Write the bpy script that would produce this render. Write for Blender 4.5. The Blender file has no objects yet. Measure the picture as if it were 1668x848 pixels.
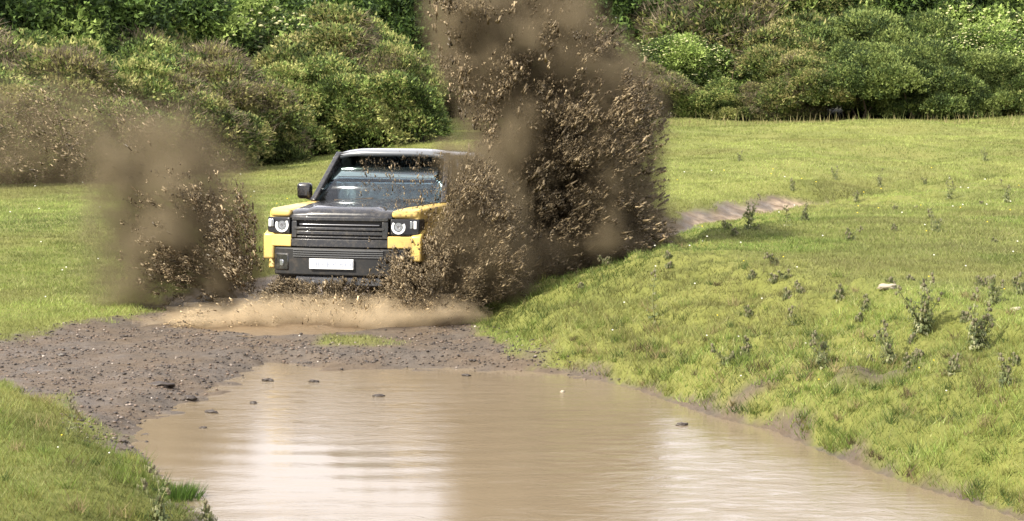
import bpy, bmesh, math, random
import numpy as np
from mathutils import Vector, Matrix
R = math.radians
random.seed(7)
rng = np.random.default_rng(11)
sc = bpy.context.scene
col = sc.collection

# ------------------------------------------------------------------ camera, sky, sun, exposure
F, PW, PH, YH, H = 3256.0, 1668.0, 848.0, 146.0, 2.5
PITCH = math.atan((PH/2-YH)/F)
cd = bpy.data.cameras.new('camera'); cam = bpy.data.objects.new('camera', cd); col.objects.link(cam)
cam.location = (0, 0, H); cam.rotation_euler = (R(90)-PITCH, 0, 0)
cd.sensor_width = 36; cd.lens = 36*F/PW; cd.clip_end = 3000
sc.camera = cam
SUN = Vector((-0.66, -0.42, 0.72)).normalized()
w = bpy.data.worlds.new('World'); sc.world = w; w.use_nodes = True
nt = w.node_tree; nt.nodes.clear()
out = nt.nodes.new('ShaderNodeOutputWorld'); bg = nt.nodes.new('ShaderNodeBackground')
sky = nt.nodes.new('ShaderNodeTexSky'); sky.sky_type = 'NISHITA'; sky.sun_disc = False
sky.sun_elevation = math.asin(SUN.z); sky.sun_rotation = math.atan2(SUN.x, SUN.y)
sky.dust_density = 2.0
tc = nt.nodes.new('ShaderNodeTexCoord'); mp = nt.nodes.new('ShaderNodeMapping')
mp.inputs['Scale'].default_value = (1.6, 1.6, 5.0)
nz = nt.nodes.new('ShaderNodeTexNoise'); nz.inputs['Scale'].default_value = 1.5; nz.inputs['Detail'].default_value = 6
rp = nt.nodes.new('ShaderNodeValToRGB'); rp.color_ramp.elements[0].position = 0.30; rp.color_ramp.elements[1].position = 0.50
mx = nt.nodes.new('ShaderNodeMix'); mx.data_type = 'RGBA'
mx.inputs['B'].default_value = (8.7, 8.5, 9.0, 1)
nt.links.new(tc.outputs['Generated'], mp.inputs[0]); nt.links.new(mp.outputs[0], nz.inputs[0])
nt.links.new(nz.outputs[0], rp.inputs[0]); nt.links.new(rp.outputs[0], mx.inputs['Factor'])
nt.links.new(sky.outputs[0], mx.inputs['A']); nt.links.new(mx.outputs['Result'], bg.inputs[0])
bg.inputs[1].default_value = 0.11
nt.links.new(bg.outputs[0], out.inputs[0])
sd = bpy.data.lights.new('sun', 'SUN'); sd.energy = 4.6; sd.angle = R(0.53); sd.color = (1.0, 0.93, 0.80)
so = bpy.data.objects.new('sun', sd); col.objects.link(so)
so.rotation_euler = (-SUN).to_track_quat('-Z', 'Y').to_euler()
sc.view_settings.view_transform = 'Standard'; sc.view_settings.look = 'None'
sc.view_settings.exposure = 1.0; sc.view_settings.gamma = 1
sc.cycles.volume_bounces = 1; sc.cycles.max_bounces = 8; sc.cycles.volume_max_steps = 128
sc.cycles.use_denoising = True; sc.cycles.transparent_max_bounces = 12

# ------------------------------------------------------------------ helpers
def ray(px, py):
    d = Vector(((px-PW/2)/F, -(py-PH/2)/F, -1.0))
    return cam.rotation_euler.to_matrix() @ d
def G(px, py, z=0.0):
    d = ray(px, py); t = (z-H)/d.z
    return (d.x*t, d.y*t)
def HIT(px, py):
    """where the view ray through a pixel of the photograph meets the ground"""
    d = ray(px, py); t = np.geomspace(9, 130, 2600)/d.y; hz = H+d.z*t; z = terr(d.x*t, d.y*t)[0]
    k = int(np.argmax(hz < z)); return d.x*t[k], d.y*t[k], float(z[k])
def AT(px, py, Y):
    d = ray(px, py); t = Y/d.y
    return Vector((d.x*t, Y, H+d.z*t))
_T = np.random.default_rng(5).random((256, 256)).astype(np.float64)
def vn(x, y):
    x = np.asarray(x, float); y = np.asarray(y, float)
    xi = np.floor(x).astype(int); yi = np.floor(y).astype(int); fx = x-xi; fy = y-yi
    fx = fx*fx*(3-2*fx); fy = fy*fy*(3-2*fy)
    a = _T[xi & 255, yi & 255]; b = _T[(xi+1) & 255, yi & 255]; c = _T[xi & 255, (yi+1) & 255]; d = _T[(xi+1) & 255, (yi+1) & 255]
    return (a*(1-fx)+b*fx)*(1-fy)+(c*(1-fx)+d*fx)*fy
def fbm(x, y, o=4, s=0.0):
    r = 0; a = 0.5; t = 0
    for i in range(o):
        r = r+a*vn(x*2**i+17.3*i+s, y*2**i-9.1*i+s*1.7); t += a; a *= .5
    return r/t
def ss(t):
    t = np.clip(t, 0, 1); return t*t*(3-2*t)
def sdist(x, y, poly):
    """distance to polygon border, positive inside"""
    x = np.asarray(x, float); y = np.asarray(y, float)
    d = np.full(x.shape, 1e9); ins = np.zeros(x.shape, bool); n = len(poly)
    for i in range(n):
        ax, ay = poly[i]; bx, by = poly[(i+1) % n]
        ex, ey = bx-ax, by-ay; l = ex*ex+ey*ey+1e-12
        t = np.clip(((x-ax)*ex+(y-ay)*ey)/l, 0, 1)
        d = np.minimum(d, (x-ax-t*ex)**2+(y-ay-t*ey)**2)
        if abs(ey) > 1e-9:
            c = ((ay > y) != (by > y)) & (x < (bx-ax)*(y-ay)/ey+ax); ins ^= c
    return np.where(ins, 1, -1)*np.sqrt(d)
def pdist(x, y, line):
    d = np.full(np.shape(x), 1e9)
    for (ax, ay), (bx, by) in zip(line[:-1], line[1:]):
        ex, ey = bx-ax, by-ay; t = np.clip(((x-ax)*ex+(y-ay)*ey)/(ex*ex+ey*ey), 0, 1)
        d = np.minimum(d, (x-ax-t*ex)**2+(y-ay-t*ey)**2)
    return np.sqrt(d)
def np_mesh(name, V, Fc, cols=None, smooth=False, attrs=None):
    """V (n,3), Fc (m,k) equal-sided faces"""
    me = bpy.data.meshes.new(name); V = np.ascontiguousarray(V, np.float32); Fc = np.ascontiguousarray(Fc, np.int32)
    me.vertices.add(len(V)); me.vertices.foreach_set('co', V.ravel())
    k = Fc.shape[1]; me.loops.add(Fc.size); me.loops.foreach_set('vertex_index', Fc.ravel())
    me.polygons.add(len(Fc)); me.polygons.foreach_set('loop_start', np.arange(0, Fc.size, k, dtype=np.int32))
    me.polygons.foreach_set('loop_total', np.full(len(Fc), k, np.int32))
    me.update(calc_edges=True)
    if smooth: me.polygons.foreach_set('use_smooth', np.ones(len(Fc), bool))
    if cols is not None:
        a = me.color_attributes.new('tint', 'FLOAT_COLOR', 'POINT')
        c = np.ones((len(V), 4), np.float32); c[:, :3] = cols; a.data.foreach_set('color', c.ravel())
    for k_, v in (attrs or {}).items():
        a = me.attributes.new(k_, 'FLOAT', 'POINT'); a.data.foreach_set('value', np.asarray(v, np.float32))
    me.validate(); return me
def link(name, me, mat=None, parent=None, loc=None):
    o = bpy.data.objects.new(name, me); col.objects.link(o)
    if mat: me.materials.clear(); me.materials.append(mat)
    if parent: o.parent = parent
    if loc is not None: o.location = loc
    return o
def tag(o, label=None, cat=None, group=None, kind=None):
    if label: o['label'] = label
    if cat: o['category'] = cat
    if group: o['group'] = group
    if kind: o['kind'] = kind
    return o
def empty(name, loc=(0, 0, 0), rz=0):
    o = bpy.data.objects.new(name, None); col.objects.link(o); o.location = loc; o.rotation_euler = (0, 0, rz)
    o.empty_display_size = .1; return o

# ------------------------------------------------------------------ materials
def mat(name, color=(.5, .5, .5), rough=.6, metal=0, spec=.5, emit=None, es=0, trans=0, ior=1.45, coat=0):
    m = bpy.data.materials.new(name); m.use_nodes = True; b = m.node_tree.nodes['Principled BSDF']
    b.inputs['Base Color'].default_value = (*color, 1); b.inputs['Roughness'].default_value = rough
    b.inputs['Metallic'].default_value = metal; b.inputs['Specular IOR Level'].default_value = spec
    b.inputs['Transmission Weight'].default_value = trans; b.inputs['IOR'].default_value = ior
    b.inputs['Coat Weight'].default_value = coat
    if emit: b.inputs['Emission Color'].default_value = (*emit, 1); b.inputs['Emission Strength'].default_value = es
    return m
def N(m, t, **kw):
    n = m.node_tree.nodes.new(t)
    for k, v in kw.items():
        if k in n.inputs: n.inputs[k].default_value = v
        else: setattr(n, k, v)
    return n
def L(m, a, b): m.node_tree.links.new(a, b)
def dirty(m, c2, scale=6, lo=.45, hi=.62, rough2=.8):
    """mud spatter mixed over a base paint by object-space noise"""
    b = m.node_tree.nodes['Principled BSDF']; base = tuple(b.inputs['Base Color'].default_value)
    t = N(m, 'ShaderNodeTexCoord'); n1 = N(m, 'ShaderNodeTexNoise', Scale=scale, Detail=8.0, Roughness=.75)
    r = N(m, 'ShaderNodeValToRGB'); r.color_ramp.elements[0].position = lo; r.color_ramp.elements[1].position = hi
    x = N(m, 'ShaderNodeMix', data_type='RGBA'); x.inputs['A'].default_value = base; x.inputs['B'].default_value = (*c2, 1)
    x2 = N(m, 'ShaderNodeMix', data_type='FLOAT'); x2.inputs['A'].default_value = b.inputs['Roughness'].default_value; x2.inputs['B'].default_value = rough2
    L(m, t.outputs['Object'], n1.inputs[0]); L(m, n1.outputs[0], r.inputs[0]); L(m, r.outputs[0], x.inputs['Factor']); L(m, r.outputs[0], x2.inputs['Factor'])
    L(m, x.outputs['Result'], b.inputs['Base Color']); L(m, x2.outputs['Result'], b.inputs['Roughness'])
    return m
def leafmat(name, transl=.35, rough=.7, spec=.25):
    m = bpy.data.materials.new(name); m.use_nodes = True; n = m.node_tree.nodes; b = n['Principled BSDF']
    a = N(m, 'ShaderNodeAttribute', attribute_name='tint')
    tr = N(m, 'ShaderNodeBsdfTranslucent'); mxs = N(m, 'ShaderNodeMixShader'); mxs.inputs[0].default_value = transl
    b.inputs['Roughness'].default_value = rough; b.inputs['Specular IOR Level'].default_value = spec
    L(m, a.outputs['Color'], b.inputs['Base Color']); L(m, a.outputs['Color'], tr.inputs['Color'])
    L(m, b.outputs[0], mxs.inputs[1]); L(m, tr.outputs[0], mxs.inputs[2]); L(m, mxs.outputs[0], n['Material Output'].inputs[0])
    return m
M_grass = leafmat('grass_blades', .4)
M_leaf = leafmat('leaves', .3)
M_bark = mat('bark', (.12, .09, .06), .9)
M_stone = leafmat('stones', 0.0, .55, .4)

# ------------------------------------------------------------------ ground plan
WL = -0.15
pond_px = [(330, 848), (262, 780), (226, 738), (212, 712), (238, 684), (300, 660), (350, 630), (400, 606), (436, 590), (470, 594),
           (540, 601), (640, 598), (760, 601), (860, 603), (930, 608), (985, 620), (1040, 634), (1090, 652), (1180, 682),
           (1260, 700), (1350, 738), (1420, 765), (1500, 793), (1600, 822), (1668, 846)]
POND = [G(a, b, WL) for a, b in pond_px] + [(4.5, 10.5), (4.2, 7.5), (1.0, 5.5), (-2.4, 6.5), (-3.0, 9.0)]
# right bank: foot line from the pond up along the track
RB = [(4.5, 7.0), (4.5, 10.5)] + [G(a, b, WL) for a, b in pond_px[:13:-1]] + \
     [G(900, 596, -.12), (G(840, 566, -.1)), (G(790, 545, -.08)), (G(755, 520, -.05)), (-0.35, 23.0), (0.45, 25.5), (1.5, 29.0), (3.0, 33.5), (4.6, 38.0), (6.3, 42.5), (8.6, 46.5), (11.5, 51), (16, 57), (24, 66), (60, 80), (60, 7.0)]
LB = [G(-500, 600, 0), G(-120, 612, 0), G(0, 622, 0), G(60, 640, 0), (G(110, 664, 0)), G(150, 700, -.02), G(182, 732, -.05), G(222, 746, WL), G(262, 782, WL), G(330, 850, WL), (-3.0, 9.0), (-3, 6.5), (-12, 6.5)]
MUD = [G(-600, 575, 0), G(-150, 560, 0), G(0, 548, 0), G(90, 534, 0), G(170, 516, 0), G(235, 503, 0), (-4.35, 23.6), (-3.9, 26), (-2.6, 29.5),
       (-1.0, 33), (0.7, 37), (2.2, 41.0), (3.9, 45.0), (5.9, 48.1), (7.3, 48.4), (7.8, 48.8), (8.0, 48.2), (7.4, 46.2), (6.1, 43.2), (4.3, 38.7), (2.8, 34), (1.3, 29.3), (0.3, 25.8), (-0.45, 23.2),
       G(752, 524, -.05), G(795, 549, -.08), G(850, 572, -.1), G(905, 600, -.12), G(985, 624, WL), G(700, 640, WL), G(300, 700, WL), G(222, 742, WL), G(182, 728, 0), G(150, 696, 0), G(110, 660, 0), G(60, 636, 0), G(0, 618, 0), G(-120, 608, 0), G(-500, 596, 0)]
PUD = [G(268, 520, -.04), G(300, 534, -.04), G(420, 546, -.04), G(540, 545, -.04), G(600, 536, -.04), G(700, 533, -.04), G(748, 527, -.04), (-0.35, 23.6), (0.2, 25.6), (0.7, 27.5), (0.5, 29), (-.6, 30), (-2.2, 29), (-3.4, 27), (-4.0, 25), (-4.1, 23.6)]
GUL = [(1.6, 36.5), (3.4, 41), (5.3, 44.5), (7.7, 47.6), (11, 51.5), (15, 57.5), (22, 64), (34, 70)]
TUSS = G(575, 549, -.02)

def terr(x, y, fine=True):
    x = np.asarray(x, float); y = np.asarray(y, float)
    B = 1.17*ss((y-46)/38)*ss((x+9.5)/7)
    B = B + 0.16*ss((y-40)/30)*0 + (y > 84)*0
    z = B + 1.0*ss((y-96)/60) + (0.20+.35*ss((y-34)/8)*(x > 0))*(fbm(x/3.8+7, y/4.5, 3)-.5)*ss((y-24)/10)
    dR = sdist(x, y, RB); dP = sdist(x, y, POND); dL = sdist(x, y, LB); dM = sdist(x, y, MUD); dU = sdist(x, y, PUD)
    n1 = fbm(x*1.1, y*1.1, 4, 3.0)-.5
    # left field lies at 0, mud a little lower
    z = z - 0.06*ss((dM+.1)/.6) + .03*ss(-dM/2)
    z = z + 0.13*ss(dL/.9) - .05*ss((0.6+dL)/.6)*ss((.5-np.abs(dL)))
    amp = 0.66 - .44*ss((y-27)/12)
    wob = dR+.35*n1*ss((y-10)/3)
    z = z + amp*ss((wob+.05)/2.6)*.86 + .10*ss(wob/.35)*(dR > -.3)*ss(wob/.35)
    z = z - .10*ss((dR+.0)/.3)*0
    gd = pdist(x, y, GUL); z = z - (.52*np.exp(-(gd/1.25)**2))*ss((y-34)/5)*(1-.5*ss((x-12)/14))
    rgd = pdist(x, y, [(9.5, 48), (13, 54), (17, 60), (24, 66), (36, 72)]); z = z + .30*np.exp(-(rgd/1.1)**2)
    # tyre ruts along the track
    z = z + .05*np.exp(-((x-TUSS[0])**2/.12+(y-TUSS[1])**2/.05))
    # towards pond, sink to the bed
    k = ss((.55-(-dP))/.55)*(dP < 0)            # shore blend outside water
    shore = WL+.012+(-dP)*.10
    lo = np.minimum(z, 9)
    steep = ss(dR/.15)
    z = np.where(dP < 0, z*(1-k*(1-steep*.55))+shore*k*(1-steep*.55), WL - .35*ss(dP/1.2)-.004)
    k2 = ss((.5+dU)/.5)
    z = np.where(dU < 0, z*(1-k2)+(-.035)*k2, -.045-.28*ss(dU/.8))
    if fine:
        md = ss((dM+.15)/.35)
        nsh = np.exp(-(dP/.45)**2)
        z = z + md*((.050+.05*nsh)*(fbm(x*3.2, y*4.5, 4, 8)-.5)+(.030+.025*nsh)*(fbm(x*11, y*13, 3, 2)-.5))*(dP < .6)
        rl = 1.25*ss((dR+.1)/.3)*ss((3.4-dR)/1.8)*ss((-dP)/.3)
        z = z + (1-md)*((.06+.22*rl)*(fbm(x*1.6, y*1.6, 3, 5)-.5)+(.03+.10*rl)*(fbm(x*5, y*5, 3, 1)-.5))*(dP < -.03)
    return z, dR, dP, dL, dM, dU

def thicket(x, y):
    px = PW/2+x/np.maximum(y, 5)*F
    return np.where(px < 702, np.interp(px, [-300, 60, 190, 310, 420, 520, 700], [50, 51.5, 53, 57, 63, 66, 67]), 87.0)
def axis(lo, hi, flo, fhi, step, grow=1.09, mid=None):
    a = list(np.arange(flo, fhi, step)); s = step; v = a[-1]
    while v < hi: s = min(s*grow, 40); v += s; a.append(v)
    s = step; v = a[0]; b = []
    while v > lo: s = min(s*grow, 40); v -= s; b.append(v)
    return np.array(b[::-1]+a)
xs = axis(-700, 700, -7.5, 8.5, .055, 1.035); ys = axis(-300, 900, 11, 34, .055, 1.03)
X, Y = np.meshgrid(xs, ys); sh = X.shape
Z, dR, dP, dL, dM, dU = terr(X.ravel(), Y.ravel()); XY = np.stack([X.ravel(), Y.ravel(), Z], 1)
i = np.arange(sh[0]*sh[1]).reshape(sh)
Q = np.stack([i[:-1, :-1], i[:-1, 1:], i[1:, 1:], i[1:, :-1]], -1).reshape(-1, 4)
x_, y_ = X.ravel(), Y.ravel()
wob = (fbm(x_*2.2, y_*2.2, 4, 4)-.5)
mudm = ss((dM+.10+wob*.7)/.28)
mudm = np.maximum(mudm, ss((dP+.10+wob*.35)/.08))
# bare patches
for (px, py, z0, rx, ry) in ((1400, 648, .1, .42, .22), (1662, 770, .2, .55, .45), (1455, 470, .5, .16, .12), (1210, 650, .0, .3, .15)):
    gx, gy = G(px, py, z0); mudm = np.maximum(mudm, .9*ss(1.3-np.hypot((x_-gx)/rx, (y_-gy)/ry)-wob*1.5))
tus = ss(1.5-np.hypot((x_-TUSS[0])/.38, (y_-TUSS[1])/.34)+wob*2); mudm = mudm*(1-.75*tus)
wet = ss(((dP+.9)/.9))*(dP < .2)
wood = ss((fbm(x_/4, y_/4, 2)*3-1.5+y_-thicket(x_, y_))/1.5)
dry_ = ss((y_-39)/4)*ss(1.4-pdist(x_, y_, [(4.3, 42.5), (7.6, 48.0)])+wob*2)
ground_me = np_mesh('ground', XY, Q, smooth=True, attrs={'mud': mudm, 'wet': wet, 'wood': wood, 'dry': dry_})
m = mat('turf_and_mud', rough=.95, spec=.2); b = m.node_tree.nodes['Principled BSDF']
tcn = N(m, 'ShaderNodeTexCoord')
def noise(s, d=5.0, rgh=.6, vec=None):
    n = N(m, 'ShaderNodeTexNoise', Scale=s, Detail=d, Roughness=rgh); L(m, (vec or tcn.outputs['Object']), n.inputs[0]); return n
def ramp(src, stops):
    r = N(m, 'ShaderNodeValToRGB'); e = r.color_ramp.elements
    e[0].position, e[0].color = stops[0][0], (*stops[0][1], 1); e[1].position, e[1].color = stops[-1][0], (*stops[-1][1], 1)
    for p, c in stops[1:-1]:
        q = e.new(p); q.color = (*c, 1)
    L(m, src, r.inputs[0]); return r
def mix(a, bb, f, mode='MIX'):
    x = N(m, 'ShaderNodeMix', data_type='RGBA', blend_type=mode); L(m, a, x.inputs['A']); L(m, bb, x.inputs['B'])
    if hasattr(f, 'links'): L(m, f, x.inputs['Factor'])
    else: x.inputs['Factor'].default_value = f
    return x.outputs['Result']
g1 = ramp(noise(.35).outputs[0], [(.3, (.125, .145, .034)), (.5, (.175, .185, .045)), (.7, (.21, .20, .060))])
g2 = ramp(noise(9, 8, .8).outputs[0], [(.35, (.065, .075, .022)), (.65, (.21, .215, .06))])
gr = mix(g1.outputs[0], g2.outputs[0], .45)
mr = ramp(noise(7, 8, .8).outputs[0], [(.3, (.036, .028, .021)), (.5, (.095, .073, .053)), (.68, (.165, .132, .098))])
pxy = N(m, 'ShaderNodeAttribute', attribute_name='dry'); dry = ramp(noise(4, 6).outputs[0], [(.38, (.14, .10, .065)), (.6, (.36, .275, .185))])
mr2 = ramp(noise(1.3, 4).outputs[0], [(.38, (.11, .098, .085)), (.62, (.145, .108, .072))])
mdc = mix(mr.outputs[0], mr2.outputs[0], .45); mdc = mix(mdc, dry.outputs[0], pxy.outputs['Fac'])
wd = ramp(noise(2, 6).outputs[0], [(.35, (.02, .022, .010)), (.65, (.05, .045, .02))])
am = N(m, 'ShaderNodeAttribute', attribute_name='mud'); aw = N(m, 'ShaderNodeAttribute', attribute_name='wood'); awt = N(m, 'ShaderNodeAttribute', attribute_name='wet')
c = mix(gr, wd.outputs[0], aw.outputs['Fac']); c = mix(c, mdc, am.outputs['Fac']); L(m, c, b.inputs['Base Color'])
mm = N(m, 'ShaderNodeMath', operation='MULTIPLY'); L(m, am.outputs['Fac'], mm.inputs[0]); nn = noise(2.2, 4)
rr = N(m, 'ShaderNodeMapRange'); rr.inputs[1].default_value = .35; rr.inputs[2].default_value = .65; L(m, nn.outputs[0], rr.inputs[0]); L(m, rr.outputs[0], mm.inputs[1])
r2 = N(m, 'ShaderNodeMapRange'); r2.inputs[3].default_value = .9; r2.inputs[4].default_value = .38; L(m, mm.outputs[0], r2.inputs[0]); L(m, r2.outputs[0], b.inputs['Roughness'])
bp = N(m, 'ShaderNodeBump', Strength=.8, Distance=.03); L(m, noise(14, 8, .8).outputs[0], bp.inputs['Height']); L(m, bp.outputs[0], b.inputs['Normal'])
M_ground = m
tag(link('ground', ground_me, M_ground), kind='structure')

# ------------------------------------------------------------------ water
def watermat(name, c1, rough, bump, sx, strength, spec=.5, sc2=1.0):
    m = mat(name, c1, rough, ior=1.33, spec=spec); b = m.node_tree.nodes['Principled BSDF']
    t = N(m, 'ShaderNodeTexCoord'); mpn = N(m, 'ShaderNodeMapping'); mpn.inputs['Scale'].default_value = (sx, sx*2.0, 1)
    n1 = N(m, 'ShaderNodeTexNoise', Scale=3.8, Detail=6.0, Roughness=.62, Distortion=1.3); n2 = N(m, 'ShaderNodeTexNoise', Scale=.22, Detail=2.0)
    r = N(m, 'ShaderNodeMapRange'); r.inputs[1].default_value = .40; r.inputs[2].default_value = .60; r.inputs[3].default_value = .12; r.inputs[4].default_value = 1.5
    mu = N(m, 'ShaderNodeMath', operation='MULTIPLY'); bpn = N(m, 'ShaderNodeBump', Strength=strength, Distance=bump)
    L(m, t.outputs['Object'], mpn.inputs[0]); L(m, mpn.outputs[0], n1.inputs[0]); L(m, t.outputs['Object'], n2.inputs[0])
    L(m, n2.outputs[0], r.inputs[0]); L(m, n1.outputs[0], mu.inputs[0]); L(m, r.outputs[0], mu.inputs[1]); L(m, mu.outputs[0], bpn.inputs['Height'])
    L(m, bpn.outputs[0], b.inputs['Normal']); return m
M_pond = watermat('pond_water', (.178, .140, .092), .07, .0085, .75, .9)
M_pud = watermat('churned_water', (.155, .112, .068), .35, .03, 2.5, 1.0)
px0, px1, py0, py1 = -5.2, 7.0, 5.0, 21.4
gx = np.linspace(px0, px1, 160); gy = np.linspace(py0, py1, 240); gX, gY = np.meshgrid(gx, gy); ii = np.arange(gX.size).reshape(gX.shape)
gq = np.stack([ii[:-1, :-1], ii[:-1, 1:], ii[1:, 1:], ii[1:, :-1]], -1).reshape(-1, 4)
d = sdist(gX.ravel(), gY.ravel(), POND); keep = (d[gq] > -.9).any(1)
cx, cy = G(620, 640, WL)
wz = .0012*np.sin(np.hypot(gX-cx, gY-cy-2)*14)*np.exp(-((gX-cx-1)**2+(gY-cy+2.5)**2)/9)
me = np_mesh('pond', np.stack([gX.ravel(), gY.ravel(), (WL+wz).ravel()], 1), gq[keep], smooth=True)
tag(link('pond', me, M_pond), 'muddy brown pond reflecting the pale sky', None, kind='structure')

# car placement (needed by the wave)
NOSE = Vector((-1.93, 22.0, 0)); YAW = R(15.5)
gx = np.linspace(-4.6, 1.6, 190); gy = np.linspace(20.2, 30.6, 240); gX, gY = np.meshgrid(gx, gy); ii = np.arange(gX.size).reshape(gX.shape)
gq = np.stack([ii[:-1, :-1], ii[:-1, 1:], ii[1:, 1:], ii[1:, :-1]], -1).reshape(-1, 4)
d = sdist(gX.ravel(), gY.ravel(), PUD).reshape(gX.shape); keep = (d.ravel()[gq] > -.10).any(1)
u = gX-NOSE.x; v = gY-(NOSE.y-.25+.10*u*u*.3)
wave = .11*np.exp(-(v/.42)**2)*np.exp(-(u/1.9)**4)*ss((d-.02)/.5)
wave = wave*(.75+.6*fbm(gX*3, gY*3, 3))+.035*(fbm(gX*6, gY*8, 4)-.5)*ss(d/.3)+.10*(fbm(gX*3.5, gY*3.5, 3, 9)-.45)*ss(d/.5)*ss((gY-22.2))
me = np_mesh('churned_puddle', np.stack([gX.ravel(), gY.ravel(), (-.045+wave).ravel()], 1), gq[keep], smooth=True)
tag(link('track_water', me, M_pud), 'churned brown water in the track around the car', None, kind='structure')

# ------------------------------------------------------------------ grass
def in_view(x, y, m_=2.2): return (np.abs(x) < y*(PW/2/F)+m_)
def scatter(n, d0, d1, p=2.0):
    """sample points with density ~ 1/d^p inside the widened view wedge"""
    u = rng.random(n)
    if p == 2: dd = d0*(d1/d0)**u
    yy = dd; xx = (rng.random(n)*2-1)*(yy*(PW/2/F)+2.0)
    return xx, yy
def blades(x, y, z, h, wd_, lean, col_, az=None):
    n = len(x); a = rng.random(n)*2*np.pi; la = rng.random(n)*2*np.pi if az is None else az
    bx, by = np.cos(a)*wd_/2, np.sin(a)*wd_/2; tip = np.stack([x+np.cos(la)*h*lean, y+np.sin(la)*h*lean, z+h], 1)
    V = np.empty((n, 3, 3)); V[:, 0] = np.stack([x-bx, y-by, z-.004], 1); V[:, 1] = np.stack([x+bx, y+by, z-.004], 1); V[:, 2] = tip
    C = np.repeat(col_[:, None, :], 3, 1)
    return V.reshape(-1, 3), C.reshape(-1, 3)
def build_grass():
    x, y = scatter(1250000, 10.0, 90.0)
    y = y + 0
    z, dR, dP, dL, dM, dU = terr(x, y)
    wob = (fbm(x*2.2, y*2.2, 4, 4)-.5)
    mud = ss((dM+.10+wob*.7)/.28)
    tus = ss(1.5-np.hypot((x-TUSS[0])/.38, (y-TUSS[1])/.34)+wob*2)
    mud = mud*(1-.9*tus)
    for (px, py, z0, rx, ry) in ((1400, 648, .1, .42, .22), (1662, 770, .2, .55, .45), (1455, 470, .5, .16, .12), (1210, 650, .0, .3, .15)):
        gx, gy = G(px, py, z0); mud = np.maximum(mud, .8*ss(1.3-np.hypot((x-gx)/rx, (y-gy)/ry)-wob*1.5))
    wood = y > thicket(x, y)+.3
    clump = fbm(x*3.5, y*3.5, 3, 6)
    k = (rng.random(len(x)) > mud*1.02) & (dP < -.015) & (dU < 0) & ~wood & (rng.random(len(x)) < .35+1.3*clump)
    x, y, z, dR, dP, dL, dM = [q[k] for q in (x, y, z, dR, dP, dL, dM)]; n = len(x)
    s = y/14.0
    rough = np.clip(ss((1.9-np.abs(dR-.6))/1.2)*(dR > 0)*ss((24-y)/4)+ss(-dP/-.2)*0, 0, 1)
    rough = np.maximum(rough, ss((1.2+dP)/1.0)*(dR > 0)); rough = np.maximum(rough, .45*(dL > 0))
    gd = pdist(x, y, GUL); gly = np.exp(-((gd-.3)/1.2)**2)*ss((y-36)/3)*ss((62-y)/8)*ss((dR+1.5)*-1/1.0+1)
    h = (.013+.021*rng.random(n))*s**.40*(.6+1.2*fbm(x*2.5, y*2.5, 3, 12))*(1+1.2*rough*rng.random(n)**.7)*(1+1.0*gly)
    wd_ = (.0042+.003*rng.random(n))*s**.95
    lean = .35+.95*rng.random(n)
    # colour: mown-looking light green, yellow-green, olive, straw
    pal = np.array([(.190, .250, .055), (.255, .290, .080), (.135, .195, .040), (.340, .320, .150), (.080, .110, .028)])
    t = fbm(x*.55, y*.55, 3, 21); t2 = fbm(x*.16+3, y*.16, 2, 30)
    w_ = rng.random(n)+ (t-.5)*1.3
    ci = np.digitize(w_, [.30, .62, .86, 1.02]); idx = np.array([0, 1, 2, 3, 4])[ci]
    c = pal[idx]*np.array((1.02, 1.09, 1.08))*(.45+.95*rng.random((n, 1)))
    yel = ss((t2-.42)*5)[:, None]; far = ss((y-26)/30)[:, None]
    c = c*(1-.35*yel)+np.array((.29, .300, .090))*.35*yel
    c = c*(1-.5*far)+np.array((.34, .355, .115))*.5*far
    rg = rough[:, None]*(rng.random((n, 1)) < .35); c = np.where(rg > .4, c*np.array((1.05, .9, .75))*.8, c)
    stk = fbm(x*.22+4, y*.20+x*.05, 4, 61); st2 = fbm(x*1.7, y*1.5, 3, 64); c = c*(.80+.30*ss((stk-.3)*2.6))[:, None]*(.74+.42*ss((st2-.3)*2.5))[:, None]
    brn = (ss((fbm(x*.35, y*.28-x*.08, 4, 77)-.50)*7)*.40)[:, None]; c = c*(1-brn)+np.array((.235, .205, .085))*brn
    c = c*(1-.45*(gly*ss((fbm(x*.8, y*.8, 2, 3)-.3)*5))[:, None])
    near = (ss((1.6+dP)/1.3)*(dR > 0))
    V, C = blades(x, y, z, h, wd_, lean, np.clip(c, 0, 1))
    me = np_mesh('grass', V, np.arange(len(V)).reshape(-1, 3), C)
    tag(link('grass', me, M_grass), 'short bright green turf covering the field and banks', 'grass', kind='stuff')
build_grass()

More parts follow.
